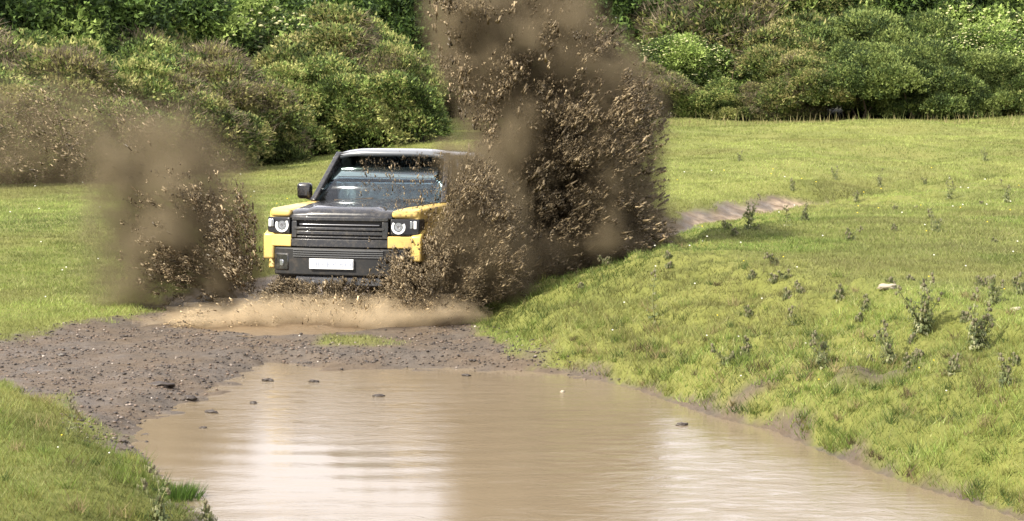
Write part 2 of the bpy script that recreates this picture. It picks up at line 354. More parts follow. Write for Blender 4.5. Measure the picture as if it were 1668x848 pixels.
def long_tufts():
    # longer tussocks on the pond edges and slope
    nT = 9500; x = rng.uniform(-7, 8, nT); y = rng.uniform(11.5, 25, nT)
    z, dR, dP, dL, dM, dU = terr(x, y)
    pr = (dR > .0)*(dP < -.0)*(ss((1.6+dP)/1.5)*.85+.10*ss((3.4-dR)/2))+(dL > 0)*.14*(1+2*ss((.5+dP)/.4))
    k = (rng.random(nT) < pr) & in_view(x, y); x, y, z, dP = x[k], y[k], z[k], dP[k]; nT = len(x)
    m_ = 26; X = np.repeat(x, m_); Yy = np.repeat(y, m_); Zz = np.repeat(z, m_); sz = np.repeat(.5+rng.random(nT), m_)
    n = len(X); X = X+rng.normal(0, .03, n)*sz; Yy = Yy+rng.normal(0, .03, n)*sz
    h = (.04+.06*rng.random(n))*sz; base = np.repeat(np.array([(.15, .20, .04), (.20, .21, .055), (.065, .10, .024), (.26, .21, .10), (.10, .075, .04)])[rng.choice(5, nT, p=[.34, .22, .26, .10, .08])], m_, 0)
    V, C = blades(X, Yy, Zz, h, .006+.003*rng.random(n), .3+.9*rng.random(n), base*(.7+.6*rng.random((n, 1))))
    me = np_mesh('tussocks', V, np.arange(len(V)).reshape(-1, 3), C)
    tag(link('tussock_grass', me, M_grass), 'longer rough grass fringing the pond edge', 'grass', kind='stuff')
    # pale stems in front of the far thicket
    n = 2600; x = rng.uniform(-4, 26, n); y = rng.uniform(80, 86.5, n); k = rng.random(n) < fbm(x*.7, y*.7, 2)*1.3-.1; x, y = x[k], y[k]; n = len(x)
    z = terr(x, y)[0]
    c = np.array([(.30, .26, .12), (.17, .19, .06)])[rng.choice(2, n)]*(.7+.5*rng.random((n, 1)))
    V, C = blades(x, y, z, .12+.45*rng.random(n)**3, .025+.02*rng.random(n), .1+.4*rng.random(n), c)
    me = np_mesh('tall', V, np.arange(len(V)).reshape(-1, 3), C)
    tag(link('tall_grass', me, M_grass), 'tall pale seeding grass along the foot of the far thicket', 'grass', kind='stuff')
    # daisies and buttercups: tiny flat discs
    n = 300; x, y = scatter(n, 13, 60); z, dR, dP, dL, dM, dU = terr(x, y); k = (dM < -.4) & (dP < -.2); x, y, z = x[k], y[k], z[k]; n = len(x)
    r = .007*(y/14)**.8; a = np.arange(5)*2*np.pi/5
    V = np.stack([x[:, None]+r[:, None]*np.cos(a), y[:, None]+r[:, None]*np.sin(a)*.9, (z+.045*(y/14)**.6)[:, None]+r[:, None]*np.sin(a)*.6], -1)
    C = np.repeat(np.where(rng.random((n, 1)) < .55, np.array([[.75, .74, .65]]), np.array([[.65, .52, .05]])), 5, 0)
    me = np_mesh('flowers', V.reshape(-1, 3), np.arange(n*5).reshape(-1, 5), C)
    tag(link('wildflowers', me, M_grass), 'tiny white daisies and yellow buttercups dotted through the turf', 'flowers', kind='stuff')
long_tufts()

# ------------------------------------------------------------------ gravel and clods
ICO = None
def ico_arrays(sub=1):
    bm = bmesh.new(); bmesh.ops.create_icosphere(bm, subdivisions=sub, radius=1.0)
    V = np.array([v.co[:] for v in bm.verts]); Fc = np.array([[v.index for v in f.verts] for f in bm.faces]); bm.free(); return V, Fc
def scatter_lumps(name, P, S, colr, mat_, smooth=False, sub=1, jit=.25, rotz=True):
    V0, F0 = ico_arrays(sub); n = len(P); k = len(V0)
    V = np.repeat(V0[None], n, 0)*(1+rng.uniform(-jit, jit, (n, k, 1)))
    V = V*S[:, None, :]; a = rng.random(n)*2*np.pi; ca, sa = np.cos(a)[:, None], np.sin(a)[:, None]
    V = np.stack([V[..., 0]*ca-V[..., 1]*sa, V[..., 0]*sa+V[..., 1]*ca, V[..., 2]], -1)+P[:, None, :]
    Fc = (F0[None]+np.arange(n)[:, None, None]*k).reshape(-1, 3)
    return np_mesh(name, V.reshape(-1, 3), Fc, np.repeat(colr, k, 0), smooth=smooth)
n = 90000; x = rng.uniform(-7.5, 1.6, n); y = rng.uniform(14.3, 26, n)
z, dR, dP, dL, dM, dU = terr(x, y); k = (dM > -.15) & (dP < .16) & (dU < .02) & in_view(x, y) & (rng.random(n) < .10+1.9*(fbm(x*1.8, y*1.8, 3, 40)-.33)+.75*np.exp(-(dP/.5)**2)) & ~((dP > -.02) & (rng.random(n) < .9))
x, y, z = x[k], y[k], z[k]; n = len(x)
s = .004+.014*rng.random(n)**4.2
colr = np.array([(.045, .035, .028), (.12, .085, .06), (.22, .18, .15), (.38, .33, .28)])[rng.choice(4, n, p=[.58, .36, .055, .005])]*(.7+.6*rng.random((n, 1)))
me = scatter_lumps('gravel', np.stack([x, y, z+s*.25], 1), np.stack([s*1.2, s, s*.65], 1), colr, None)
tag(link('gravel', me, M_stone), 'dark wet gravel and crumbs of mud scattered over the mud flat', 'gravel', kind='stuff')
M_clod = mat('wet_clod', (.045, .035, .028), .5)
def clod(px, py, s, z0, label, sx=1.5, pale=False):
    gx, gy, zt = HIT(px, py)
    if z0 <= WL: gx, gy = G(px, py, WL); zt = WL
    V0, F0 = ico_arrays(3); V = V0.copy(); V *= (1+1.5*(fbm(V0[:, 0]*2.4+px, V0[:, 1]*2.4+V0[:, 2]*2.9, 4)-.5))[:, None]; s *= (.58 if z0 <= WL else .72)
    V *= np.array([s*sx, s, s*.6])
    o = link('stone' if pale else 'mud_clod', np_mesh('clod', V, F0, smooth=True), M_pale if pale else M_clod, loc=(gx, gy, zt+s*.12))
    o.rotation_euler = (0, 0, random.uniform(-.5, .5)); tag(o, label, 'stone' if pale else 'clod', 'clods and stones on the mud and in the shallows'); return o
M_pale = mat('pale_stone', (.34, .29, .22), .8)
clod(436, 620, .06, WL, 'dark mud clod in the shallow water, leftmost of those beyond the shore')
clod(512, 622, .055, WL, 'flat dark clod in the pond straight below the number plate')
clod(616, 645, .05, WL, 'small rounded dark clod standing alone in the middle of the pond')
clod(413, 657, .042, WL, 'small dark lump in the pond, nearest below the leftmost shore clod')
clod(262, 629, .075, -.06, 'long black clod lying on the left mud flat', 2.2)
clod(310, 652, .05, -.1, 'black clod on the mud near the left pond shore')
clod(345, 672, .052, WL, 'broad dark clod in the left shallows', 1.9)
clod(331, 697, .032, WL, 'small dark clod furthest into the left shallows')
clod(594, 531, .07, -.03, 'black clump on the mud ridge beside the grass tussock', 1.8)
clod(1110, 692, .05, WL, 'dark twiggy lump in the water near the right bank')
clod(916, 638, .03, WL, 'single pale stone in the shallow water below the right bank', 1.2, True)
clod(100, 579, .05, -.05, 'dark clod on the left mud flat near the field edge')
clod(760, 612, .045, WL, 'dark pebble clod at the far shore of the pond right of centre')
clod(1448, 470, .07, .45, 'flat pale stone in the grass left of the tall thistle', 1.8, True)
clod(1655, 505, .05, .45, 'small pale stone in the grass at the right edge', 1.4, True)

# ------------------------------------------------------------------ bushes and trees
def crown(seed, w_, h_, nl, nspr, leaf, pal, spiky=.6, dome=.8, up=.35, tri=3):
    r = np.random.default_rng(seed)
    # lobes
    c = []; rad = []
    for k in range(nl):
        a = r.random()*2*np.pi; q = math.sqrt(r.random())*.72; zz = (1-q*q*dome)*(.06+.80*r.random()**.8)
        rr_ = (.24+.16*r.random()); c.append((q*math.cos(a)*w_/2, q*math.sin(a)*w_/2, zz*h_)); rad.append((rr_*w_/2*1.05, rr_*w_/2*1.05, max(rr_*h_*.55, rr_*w_*.34)))
    c = np.array(c); rad = np.array(rad)
    area = rad[:, 0]**2; li = r.choice(nl, nspr, p=area/area.sum())
    u = r.normal(size=(nspr, 3)); u /= np.linalg.norm(u, axis=1)[:, None]; u[:, 2] = np.where(u[:, 2] < -.3, -u[:, 2], u[:, 2])
    depth = 1-.35*r.random(nspr)**2.2
    bump = 1+.5*(fbm(u[:, 0]*2.4+li*3.1, u[:, 1]*2.4+u[:, 2]*3.3, 3, seed)-.5)
    P = c[li]+u*rad[li]*(depth*bump)[:, None]
    P[:, 2] = np.maximum(P[:, 2], .03*h_*r.random(nspr))
    # drop sprigs buried deep in another lobe
    bur = np.zeros(nspr, bool)
    for j in range(nl):
        q = (((P-c[j])/rad[j])**2).sum(1); bur |= (q < .45) & (li != j)
    k = ~bur | (r.random(nspr) < .08); P, u, li = P[k], u[k], li[k]; ns = len(P)
    # each sprig: several small spiky leaves
    m_ = tri; Pn = np.repeat(P, m_, 0); un = np.repeat(u, m_, 0); n = len(Pn)
    d = un*spiky+r.normal(size=(n, 3))*.55; d[:, 2] += up; d /= np.linalg.norm(d, axis=1)[:, None]
    s = np.cross(d, r.normal(size=(n, 3))); s /= np.linalg.norm(s, axis=1)[:, None]+1e-9
    ln = leaf*(.6+.7*r.random(n)); wd_ = leaf*(.42+.35*r.random(n))
    Pn = Pn+r.normal(size=(n, 3))*leaf*.45
    V = np.empty((n, 3, 3)); V[:, 0] = Pn-s*wd_[:, None]*.5; V[:, 1] = Pn+s*wd_[:, None]*.5; V[:, 2] = Pn+d*ln[:, None]
    pal = np.array(pal); t = fbm(P[:, 0]*1.3+P[:, 2]*.8, P[:, 1]*1.3-P[:, 2], 3, seed+2)+.18*r.normal(size=ns)
    ci = np.clip(((t-.5)*2.3+.5)*len(pal), 0, len(pal)-1).astype(int)
    C = np.array((2.4, 2.4, 2.1))*pal[ci]*(.55+.8*r.random((ns, 1))); C = np.repeat(C, m_*3, 0)
    return V.reshape(-1, 3), C, P, u
def limbs(seed, w_, h_, n=4, r0=.045):
    bm = bmesh.new(); rnd = random.Random(seed)
    def tube(a, b_, ra, rb):
        dd = (b_-a); q = dd.to_track_quat('Z', 'Y').to_matrix(); A = []; B_ = []
        for k in range(6):
            t = k*math.pi/3; v = q@Vector((math.cos(t), math.sin(t), 0)); A.append(bm.verts.new(a+v*ra)); B_.append(bm.verts.new(b_+v*rb))
        for k in range(6): bm.faces.new((A[k], A[(k+1) % 6], B_[(k+1) % 6], B_[k]))
    for k in range(n):
        a = rnd.random()*6.28; p = Vector((0, 0, -.15)); r_ = r0*(.6+.6*rnd.random())
        dirv = Vector((math.cos(a)*.5, math.sin(a)*.5, 1)).normalized()
        for j in range(4):
            q = p+dirv*h_*.2; tube(p, q, r_, r_*.72); p = q; r_ *= .72
            dirv = (dirv+Vector((rnd.uniform(-.5, .5), rnd.uniform(-.5, .5), .05))).normalized()
    me = bpy.data.meshes.new('limbs'); bm.to_mesh(me); bm.free(); me.materials.append(M_bark); return me
GORSE = [(.020, .030, .009), (.044, .066, .019), (.074, .102, .029), (.106, .134, .042), (.138, .140, .055)]
OLIVE = [(.021, .029, .010), (.048, .066, .020), (.076, .096, .029), (.102, .112, .038), (.130, .120, .054)]
BRIGHT = [(.020, .032, .010), (.052, .080, .020), (.090, .126, .032), (.128, .165, .050)]
DARK = [(.014, .024, .009), (.022, .040, .012), (.038, .062, .016), (.055, .085, .022)]
GREY = [(.020, .031, .011), (.042, .062, .019), (.066, .088, .027), (.092, .112, .037)]
def leafmesh(V, C):
    me = np_mesh('leaves', V, np.arange(len(V)).reshape(-1, 3), C); me.materials.append(M_leaf); return me
PROTO = {}
def proto(kind, seed, w_, h_, nl, nspr, leaf, pal, **kw):
    V, C, P, u = crown(seed, w_, h_, nl, nspr, leaf, pal, **kw)
    d = dict(crown=leafmesh(V, C), limbs=limbs(seed, w_, h_), h=h_, w=w_)
    r = np.random.default_rng(seed+50)
    if kind == 'hawthorn':
        k = (u[:, 2] > -.05) & (fbm(P[:, 0]*1.4, P[:, 1]*1.4+P[:, 2], 3, seed) > .48) & (r.random(len(P)) < .16)
        Q_ = P[k]+u[k]*.06; n = len(Q_); V0, F0 = ico_arrays(1)
        s = (.022+.03*r.random(n))[:, None, None]; VV = Q_[:, None]+V0[None]*s*np.array([1.2, 1.2, .7]); FF = (F0[None]+np.arange(n)[:, None, None]*len(V0)).reshape(-1, 3)
        me = np_mesh('blossom', VV.reshape(-1, 3), FF, np.tile(np.array((.62, .60, .34)), (n*len(V0), 1))); me.materials.append(M_leaf); d['blossom'] = me
    if kind == 'olive':
        k = (u[:, 2] > 0) & (fbm(P[:, 0]*.9, P[:, 1]*.9+P[:, 2], 2, seed+5) > .62); Q_ = P[k]; n0 = len(Q_); Q_ = np.repeat(Q_, 2, 0)+r.normal(size=(n0*2, 3))*.05; n = len(Q_)
        dd = np.repeat(u[k], 2, 0)+r.normal(size=(n, 3))*.6; dd /= np.linalg.norm(dd, axis=1)[:, None]; s_ = np.cross(dd, r.normal(size=(n, 3))); s_ /= np.linalg.norm(s_, axis=1)[:, None]
        VV = np.stack([Q_-s_*.012, Q_+s_*.012, Q_+dd*(.15+.15*r.random((n, 1)))], 1)
        me = np_mesh('twigs', VV.reshape(-1, 3), np.arange(n*3).reshape(-1, 3), np.repeat(np.array((.19, .155, .10))*(.6+.6*r.random((n, 1))), 3, 0)); me.materials.append(M_leaf); d['dead_twigs'] = me
    PROTO.setdefault(kind, []).append(d)
for s_ in range(3): proto('gorse', 10+s_, 4.6, 3.4, 28, 21000, .095, GORSE, spiky=.9, up=.5)
for s_ in range(3): proto('olive', 20+s_, 4.6, 3.2, 28, 20000, .095, OLIVE, spiky=.9, up=.5)
for s_ in range(2): proto('grey', 30+s_, 4.8, 3.2, 26, 20000, .09, GREY, spiky=.8, up=.6)
for s_ in range(2): proto('hawthorn', 40+s_, 5.0, 4.6, 22, 13000, .12, BRIGHT, spiky=.5, up=.1)
for s_ in range(2): proto('dark', 50+s_, 5.4, 6.0, 20, 12000, .16, DARK, spiky=.5, up=.1)
for s_ in range(1): proto('bright', 60+s_, 5.2, 5.6, 22, 13000, .14, BRIGHT, spiky=.5, up=.2)
KN = dict(gorse=('gorse_bush', 'green gorse bush', 'bush'), olive=('gorse_bush', 'brown gorse bush', 'bush'),
          grey=('gorse_bush', 'grey green low domed bush', 'bush'), hawthorn=('hawthorn_tree', 'hawthorn dotted with cream blossom', 'tree'),
          dark=('broadleaf_tree', 'dark green broadleaf tree', 'tree'), bright=('broadleaf_tree', 'fresh green broadleaf tree', 'tree'))
ORD = ['leftmost', 'second from the left', 'third from the left', 'fourth from the left', 'fifth from the left', 'sixth from the left', 'seventh from the left', 'eighth from the left', 'ninth from the left', 'tenth from the left', 'eleventh from the left', 'twelfth from the left']
cnt = {}
def bush(kind, px, d, h, wf=1.0, where='', i=0, sink=0):
    lst = PROTO[kind]; c_ = cnt.get(kind, 0); cnt[kind] = c_+1; p = lst[c_ % len(lst)]
    x = (px-PW/2)/F*d; z = float(terr(np.array([x]), np.array([d]), False)[0][0])
    nm, lab, cat = KN[kind]; k = h/p['h']
    o = empty(nm, (x, d, z-sink), random.random()*6.28); wf *= 1.18; o.scale = (k*wf*(1 if k < 1.3 else .9), k*wf, k)
    tag(o, f'{lab}, {ORD[i]} in {where}'.replace('from the left', 'from left'), cat, where)
    for part in ('crown', 'limbs', 'blossom', 'dead_twigs'):
        if part in p: link('branches' if part == 'limbs' else part, p[part], None, o)
rows = {
 "the left thicket's front row": [('olive', -70, 51, 3.0), ('olive', 45, 52.5, 2.7), ('gorse', 170, 55, 2.8), ('olive', 285, 59, 3.0), ('olive', 385, 63.5, 3.1), ('gorse', 500, 68, 3.7), ('gorse', 590, 69, 3.7), ('olive', 635, 70, 3.4, .65)],
 "the left thicket's second row": [('gorse', -30, 55, 3.9), ('olive', 95, 57, 3.7), ('gorse', 225, 60, 3.9), ('olive', 340, 65, 3.9), ('gorse', 450, 71, 4.4), ('olive', 530, 73, 4.6), ('gorse', 605, 75, 4.4, .8)],
 "the left thicket's third row": [('olive', -60, 60, 4.8), ('gorse', 60, 62, 4.7), ('gorse', 190, 65, 4.9), ('olive', 320, 70, 5.1), ('gorse', 430, 76, 5.6), ('olive', 520, 78, 5.6), ('gorse', 590, 82, 5.5, .8)],
 "the left thicket's tall back row": [('dark', -60, 67, 7.3), ('bright', 40, 68, 6.6), ('dark', 110, 70, 7.6), ('hawthorn', 220, 72, 6.4), ('dark', 290, 75, 7.6), ('hawthorn', 350, 76, 7.0), ('bright', 420, 80, 7.4), ('dark', 500, 84, 7.8), ('dark', 600, 88, 7.8), ('bright', 680, 91, 7.6)],
 "the tallest trees behind both thickets": [('dark', -120, 104, 9.0), ('bright', 60, 104, 9.0), ('dark', 240, 106, 9.0), ('dark', 420, 104, 9.2), ('bright', 590, 106, 9.0), ('dark', 760, 108, 8.4), ('dark', 930, 108, 8.4), ('dark', 1090, 108, 8.4), ('bright', 1250, 108, 8.4), ('dark', 1400, 108, 8.6), ('dark', 1550, 108, 8.4), ('dark', 1700, 108, 8.6)],
 "the far thicket's front row": [('olive', 745, 88, 2.8), ('olive', 850, 87.5, 3.2), ('olive', 960, 88, 3.0), ('olive', 1060, 88.3, 2.6), ('gorse', 1150, 88.5, 2.4), ('olive', 1240, 88.5, 2.2), ('olive', 1310, 88.6, 3.2), ('grey', 1400, 89, 3.6), ('grey', 1490, 88, 3.5), ('grey', 1590, 88, 3.2), ('gorse', 1690, 88, 2.9), ('grey', 1810, 88, 3.4)],
 "the far thicket's middle row": [('olive', 770, 93, 4.8), ('olive', 900, 92, 4.6), ('hawthorn', 1000, 93, 4.8), ('hawthorn', 1090, 91.5, 4.6), ('hawthorn', 1180, 92, 4.5), ('olive', 1280, 92.5, 4.6), ('grey', 1380, 93.5, 5.2), ('grey', 1480, 93, 4.9), ('hawthorn', 1590, 92, 4.9), ('hawthorn', 1670, 92.5, 5.0), ('hawthorn', 1780, 93, 5.0)],
 "the far thicket's tall back row": [('dark', 800, 99, 8.3), ('dark', 920, 100, 8.0), ('dark', 1010, 99, 8.3), ('bright', 1110, 99, 7.9), ('olive', 1210, 98, 7.6), ('gorse', 1300, 98, 7.4), ('dark', 1400, 100, 8.6), ('dark', 1500, 100, 8.8), ('hawthorn', 1590, 98, 7.4), ('bright', 1690, 100, 8.4), ('dark', 1800, 100, 8.7)],
}
for where, lst in rows.items():
    for i_, a in enumerate(lst):
        bush(a[0], a[1], a[2], a[3], a[4] if len(a) > 4 else 1.0, where, i_, .15)

# ------------------------------------------------------------------ thistles
M_stem = mat('thistle_stem', (.16, .17, .06), .8)
TH = [(.14, .17, .065), (.20, .215, .09), (.29, .29, .16), (.08, .10, .042)]
def thistle(px, py, h, kind, label, z0=.45):
    gx, gy, z0 = HIT(px, py)
    r = random.Random(int(px*7+py)); rn = np.random.default_rng(int(px*3+py))
    root = empty('thistle', (gx, gy, z0-.01), 0); tag(root, label, 'thistle', 'thistles growing in the grass')
    bm = bmesh.new(); V = []; C = []; heads = []
    nst = {'spire': 1, 'bushy': 9, 'rosette': 3, 'multi': 4}[kind]
    for k in range(nst):
        a = r.random()*6.28; sp = {'spire': .05, 'bushy': .55, 'rosette': .9, 'multi': .4}[kind]
        hh = h*(1 if k == 0 else r.uniform(.45, .92)); p = Vector((r.uniform(-.02, .02), r.uniform(-.02, .02), 0))
        top = Vector((math.cos(a)*sp*hh*r.random(), math.sin(a)*sp*hh*r.random(), hh)); seg = 7; rr_ = .006+.004*h
        prev = None
        for j in range(seg+1):
            t = j/seg; q = p.lerp(top, t)+Vector((math.cos(a+j)*.012, math.sin(a+j*1.3)*.012, 0)); ring = []
            for s in range(4): ring.append(bm.verts.new(q+Vector((math.cos(s*1.57), math.sin(s*1.57), 0))*rr_*(1-.6*t)))
            if prev:
                for s in range(4): bm.faces.new((prev[s], prev[(s+1) % 4], ring[(s+1) % 4], ring[s]))
            prev = ring
            nlv = 5 if kind != 'spire' else 4
            for s in range(nlv):
                la = r.random()*6.28; ln = (.085 if kind != 'spire' else .095)*(1.25-.75*t)*(h/.45)**.5*r.uniform(.6, 1.3)
                dv = Vector((math.cos(la), math.sin(la), r.uniform(.1, .9))).normalized(); sd_ = dv.cross(Vector((0, 0, 1))).normalized()
                base = TH[r.randrange(4)]
                for e in range(4):                     # jagged leaf: spiny segments
                    e0 = q+dv*ln*e/4; wv = ln*.20*(1-e/5); e1 = q+dv*ln*(e+1)/4+Vector((0, 0, -.012*e))
                    V += [e0-sd_*wv+dv*.01, e0+sd_*wv+dv*.01, e1]; C += [base]*3
        heads.append(top)
        for s in range(2): heads.append(top+Vector((r.uniform(-.03, .03), r.uniform(-.03, .03), -r.uniform(.01, .06))))
    me = bpy.data.meshes.new('stem'); bm.to_mesh(me); bm.free(); link('stem', me, M_stem, root)
    V0, F0 = ico_arrays(1)
    for q in heads:
        for f in F0:
            for t_ in f: V.append(q+Vector((V0[t_][0]*.013, V0[t_][1]*.013, V0[t_][2]*.018)))
            C += [(.19, .17, .10)]*3
    me = np_mesh('leaves', np.array([v[:] for v in V]), np.arange(len(V)).reshape(-1, 3), np.array(C)); link('foliage', me, M_leaf, root)
tl = [
 (1062, 528, .52, 'spire', 'tall single-stemmed thistle standing alone on the green bank right of the splash'),
 (1502, 540, .50, 'bushy', 'large bushy thistle, tallest and fullest on the right slope'),
 (1590, 570, .50, 'bushy', 'wide pale-stemmed thistle right of the large bushy one'),
 (1340, 598, .28, 'multi', 'dark thistle on the bank between pond and large bushy thistle'),
 (1448, 590, .32, 'multi', 'brownish thistle just below and left of the large bushy thistle'),
 (1215, 585, .20, 'multi', 'small dark thistle near the top of the pond bank, centre right'),
 (1185, 592, .17, 'rosette', 'low thistle on the bank left of a small dark thistle'),
 (1290, 528, .16, 'spire', 'thin short thistle left of two small dark ones'),
 (1368, 487, .13, 'multi', 'small compact dark thistle in the upper right grass'),
 (1410, 508, .15, 'multi', 'squat dark thistle left of the large bushy one'),
 (1660, 480, .20, 'rosette', 'spiky dark thistle cut by the right edge of the picture'),
 (1618, 497, .26, 'multi', 'thin thistle behind the wide pale-stemmed one'),
 (1548, 610, .16, 'rosette', 'low dark thistle rosette below the large bushy thistle'),
 (1640, 630, .24, 'rosette', 'greyish thistle on the slope near the right edge'),
 (1220, 372, .46, 'multi', 'thistle clump in front of the far bare mud patch'),
 (1282, 372, .30, 'spire', 'slim thistle right of the clump before the mud patch'),
 (1312, 360, .24, 'multi', 'third thistle right of the mud patch clump'),
 (1204, 262, .30, 'multi', 'small thistle far up the field nearest the thicket'),
 (1360, 292, .36, 'multi', 'thistle on the rim of the shaded gully'),
 (1433, 304, .48, 'multi', 'pale thistle at the right end of the shaded gully'),
 (1546, 325, .50, 'multi', 'tall thistle in the far right field'),
 (1290, 310, .30, 'multi', 'little thistle above the gully, left of the rim thistle'),
 (1395, 330, .25, 'multi', 'thistle in the grass just below the gully'),
 (1525, 378, .30, 'rosette', 'dark low thistle in the far right field, below the tall one'),
 (1605, 262, .40, 'multi', 'thistle beside the far right rut'),
 (1640, 330, .45, 'multi', 'thistle near the right edge, level with the mud patch'),
 (1383, 392, .18, 'rosette', 'flat thistle rosette in the middle of the right field'),
 (1262, 432, .13, 'rosette', 'tiny thistle rosette alone above the pond bank'),
 (116, 716, .30, 'spire', 'withered thistle stalk at the edge of the left mud'),
 (262, 850, .34, 'multi', 'dead thistle stalk on the bottom left grass by the water'),
 (345, 858, .16, 'rosette', 'fallen dead stalk leaning over the bottom left shore'),
]
for a in tl: thistle(*a)

_n0 = len(tl)
rw = random.Random(9)
cntw = 0
wl_ = []
while cntw < 36:
    px, py = rw.uniform(860, 1660), rw.uniform(215, 640)
    gx, gy, _z = HIT(px, py); q = terr(np.array([gx]), np.array([gy]))
    if q[4][0] > -.4 or q[2][0] > -.6 or q[1][0] < .3 or gy > 70: continue
    thistle(px, py, rw.uniform(.04, .10)*(1+.02*(gy-14)), rw.choice(['multi', 'rosette', 'rosette']), 'tiny weed'); cntw += 1
wds = sorted([o_ for o_ in bpy.data.objects if o_.get('label') == 'tiny weed'], key=lambda o_: o_.location.y)
for b_, bn in enumerate(('turf nearest the pond', 'middle of the right field', 'far right field')):
    for k_, o_ in enumerate(sorted(wds[b_*12:b_*12+12], key=lambda q: q.location.x/q.location.y)):
        o_['label'] = f"tiny dark weed, {ORD[k_]} in the {bn}"; o_['group'] = 'tiny weeds dotted over the right field'; o_['category'] = 'weed'; o_.name = 'weed'

# green clump at the left shore
def sedge():
    gx, gy, z0 = HIT(285, 812); n = 700
    x = rng.normal(0, .07, n); y = rng.normal(0, .07, n)
    c = np.array([(.06, .12, .018), (.09, .16, .025), (.05, .08, .02)])[rng.choice(3, n)]
    la = np.arctan2(y, x)
    V, C = blades(x, y, np.zeros(n), .06+.06*rng.random(n), .007+.003*rng.random(n), .2+.7*rng.random(n), c, la)
    o = link('rush_clump', np_mesh('rush', V, np.arange(len(V)).reshape(-1, 3), C), M_grass, loc=(gx, gy, z0-.01)); tag(o, 'round dark green clump of rushes on the bottom left shore', 'plant')
sedge()

# ------------------------------------------------------------------ car
P_yel = dirty(mat('yellow_paint', (.62, .44, .12), .38, coat=.4), (.30, .22, .12), 4.5, .48, .76)
P_blk = dirty(mat('satin_black', (.009, .009, .010), .26, coat=.7), (.065, .055, .040), 14, .48, .74, .6)
P_trim = dirty(mat('black_trim', (.012, .012, .012), .55), (.06, .047, .034), 8, .50, .78)
P_grey = mat('grey_bar', (.20, .20, .21), .22, metal=.8)
P_roof = dirty(mat('roof_paint', (.13, .14, .155), .22, coat=1.0), (.14, .12, .09), 8, .58, .8)
P_glass = mat('tinted_glass'); _n = P_glass.node_tree.nodes; _n.clear()
_tr = N(P_glass, 'ShaderNodeBsdfTransparent'); _tr.inputs[0].default_value = (.50, .56, .53, 1); _gl = N(P_glass, 'ShaderNodeBsdfGlossy'); _gl.inputs['Roughness'].default_value = .06; _gl.inputs[0].default_value = (.9, .95, 1, 1)
_fr = N(P_glass, 'ShaderNodeFresnel', IOR=1.6); _mx = N(P_glass, 'ShaderNodeMixShader'); _o = N(P_glass, 'ShaderNodeOutputMaterial')
L(P_glass, _fr.outputs[0], _mx.inputs[0]); L(P_glass, _tr.outputs[0], _mx.inputs[1]); L(P_glass, _gl.outputs[0], _mx.inputs[2]); L(P_glass, _mx.outputs[0], _o.inputs[0]); P_priv = mat('privacy_glass', (.012, .014, .016), .06, coat=.5)
P_lens = mat('lens', (.9, .9, .92), .03, trans=.9, ior=1.3)
P_chr = mat('reflector', (.38, .39, .41), .2, metal=1)
P_drl = mat('running_light', (.72, .72, .70), .3, emit=(1, .97, .92), es=.35)
P_plate = mat('plate', (.62, .62, .60), .4); P_char = mat('plate_marks', (.28, .31, .38), .5)
P_rub = dirty(mat('rubber', (.02, .02, .02), .8), (.12, .09, .06), 6, .42, .6)
P_seat = mat('seat', (.05, .055, .065), .7); P_in = mat('interior', (.03, .03, .032), .7)
car = empty('off_road_car', (NOSE.x, NOSE.y, 0.02)); car.rotation_euler = Matrix.Rotation(-YAW, 3, 'Z').to_euler()
# nose-up attitude: pitch about the rear axle side (local X), then yaw
mrot = Matrix.Rotation(-YAW, 4, 'Z') @ Matrix.Rotation(R(-2.2), 4, 'X') @ Matrix.Scale(.945, 4)
car.matrix_world = Matrix.Translation((NOSE.x, NOSE.y, 0.05)) @ mrot
tag(car, 'yellow and black off-road car charging through muddy water', 'car')
def bmobj(name, bm, mt, parent=car, bevel=0, seg=2, smooth=True, ang=40):
    bmesh.ops.recalc_face_normals(bm, faces=bm.faces)
    me = bpy.data.meshes.new(name); bm.to_mesh(me); bm.free()
    o = link(name, me, mt, parent)
    if bevel:
        md = o.modifiers.new('bevel', 'BEVEL'); md.width = bevel; md.segments = seg; md.limit_method = 'ANGLE'; md.angle_limit = R(ang); md.harden_normals = False
    if smooth: me.polygons.foreach_set('use_smooth', np.ones(len(me.polygons), bool)); 
    if smooth:
        for e in me.edges: pass
        me.set_sharp_from_angle(angle=R(35)) if hasattr(me, 'set_sharp_from_angle') else None
    return o
def box(bm, x0, x1, y0, y1, z0, z1):
    v = [bm.verts.new((x, y, z)) for z in (z0, z1) for x, y in ((x0, y0), (x1, y0), (x1, y1), (x0, y1))]
    for f in ((0, 3, 2, 1), (4, 5, 6, 7), (0, 1, 5, 4), (1, 2, 6, 5), (2, 3, 7, 6), (3, 0, 4, 7)): bm.faces.new([v[k] for k in f])
def yz(bm, poly, x0, x1, xin=None):
    a = [bm.verts.new((x0, y, z)) for y, z in poly]; b_ = [bm.verts.new((x1, y, z)) for y, z in poly]
    bm.faces.new(a); bm.faces.new(b_[::-1]); n = len(poly)
    for k in range(n): bm.faces.new((a[k], b_[k], b_[(k+1) % n], a[(k+1) % n]))
def yf(x): return .02+.15*(abs(x)/.95)**3
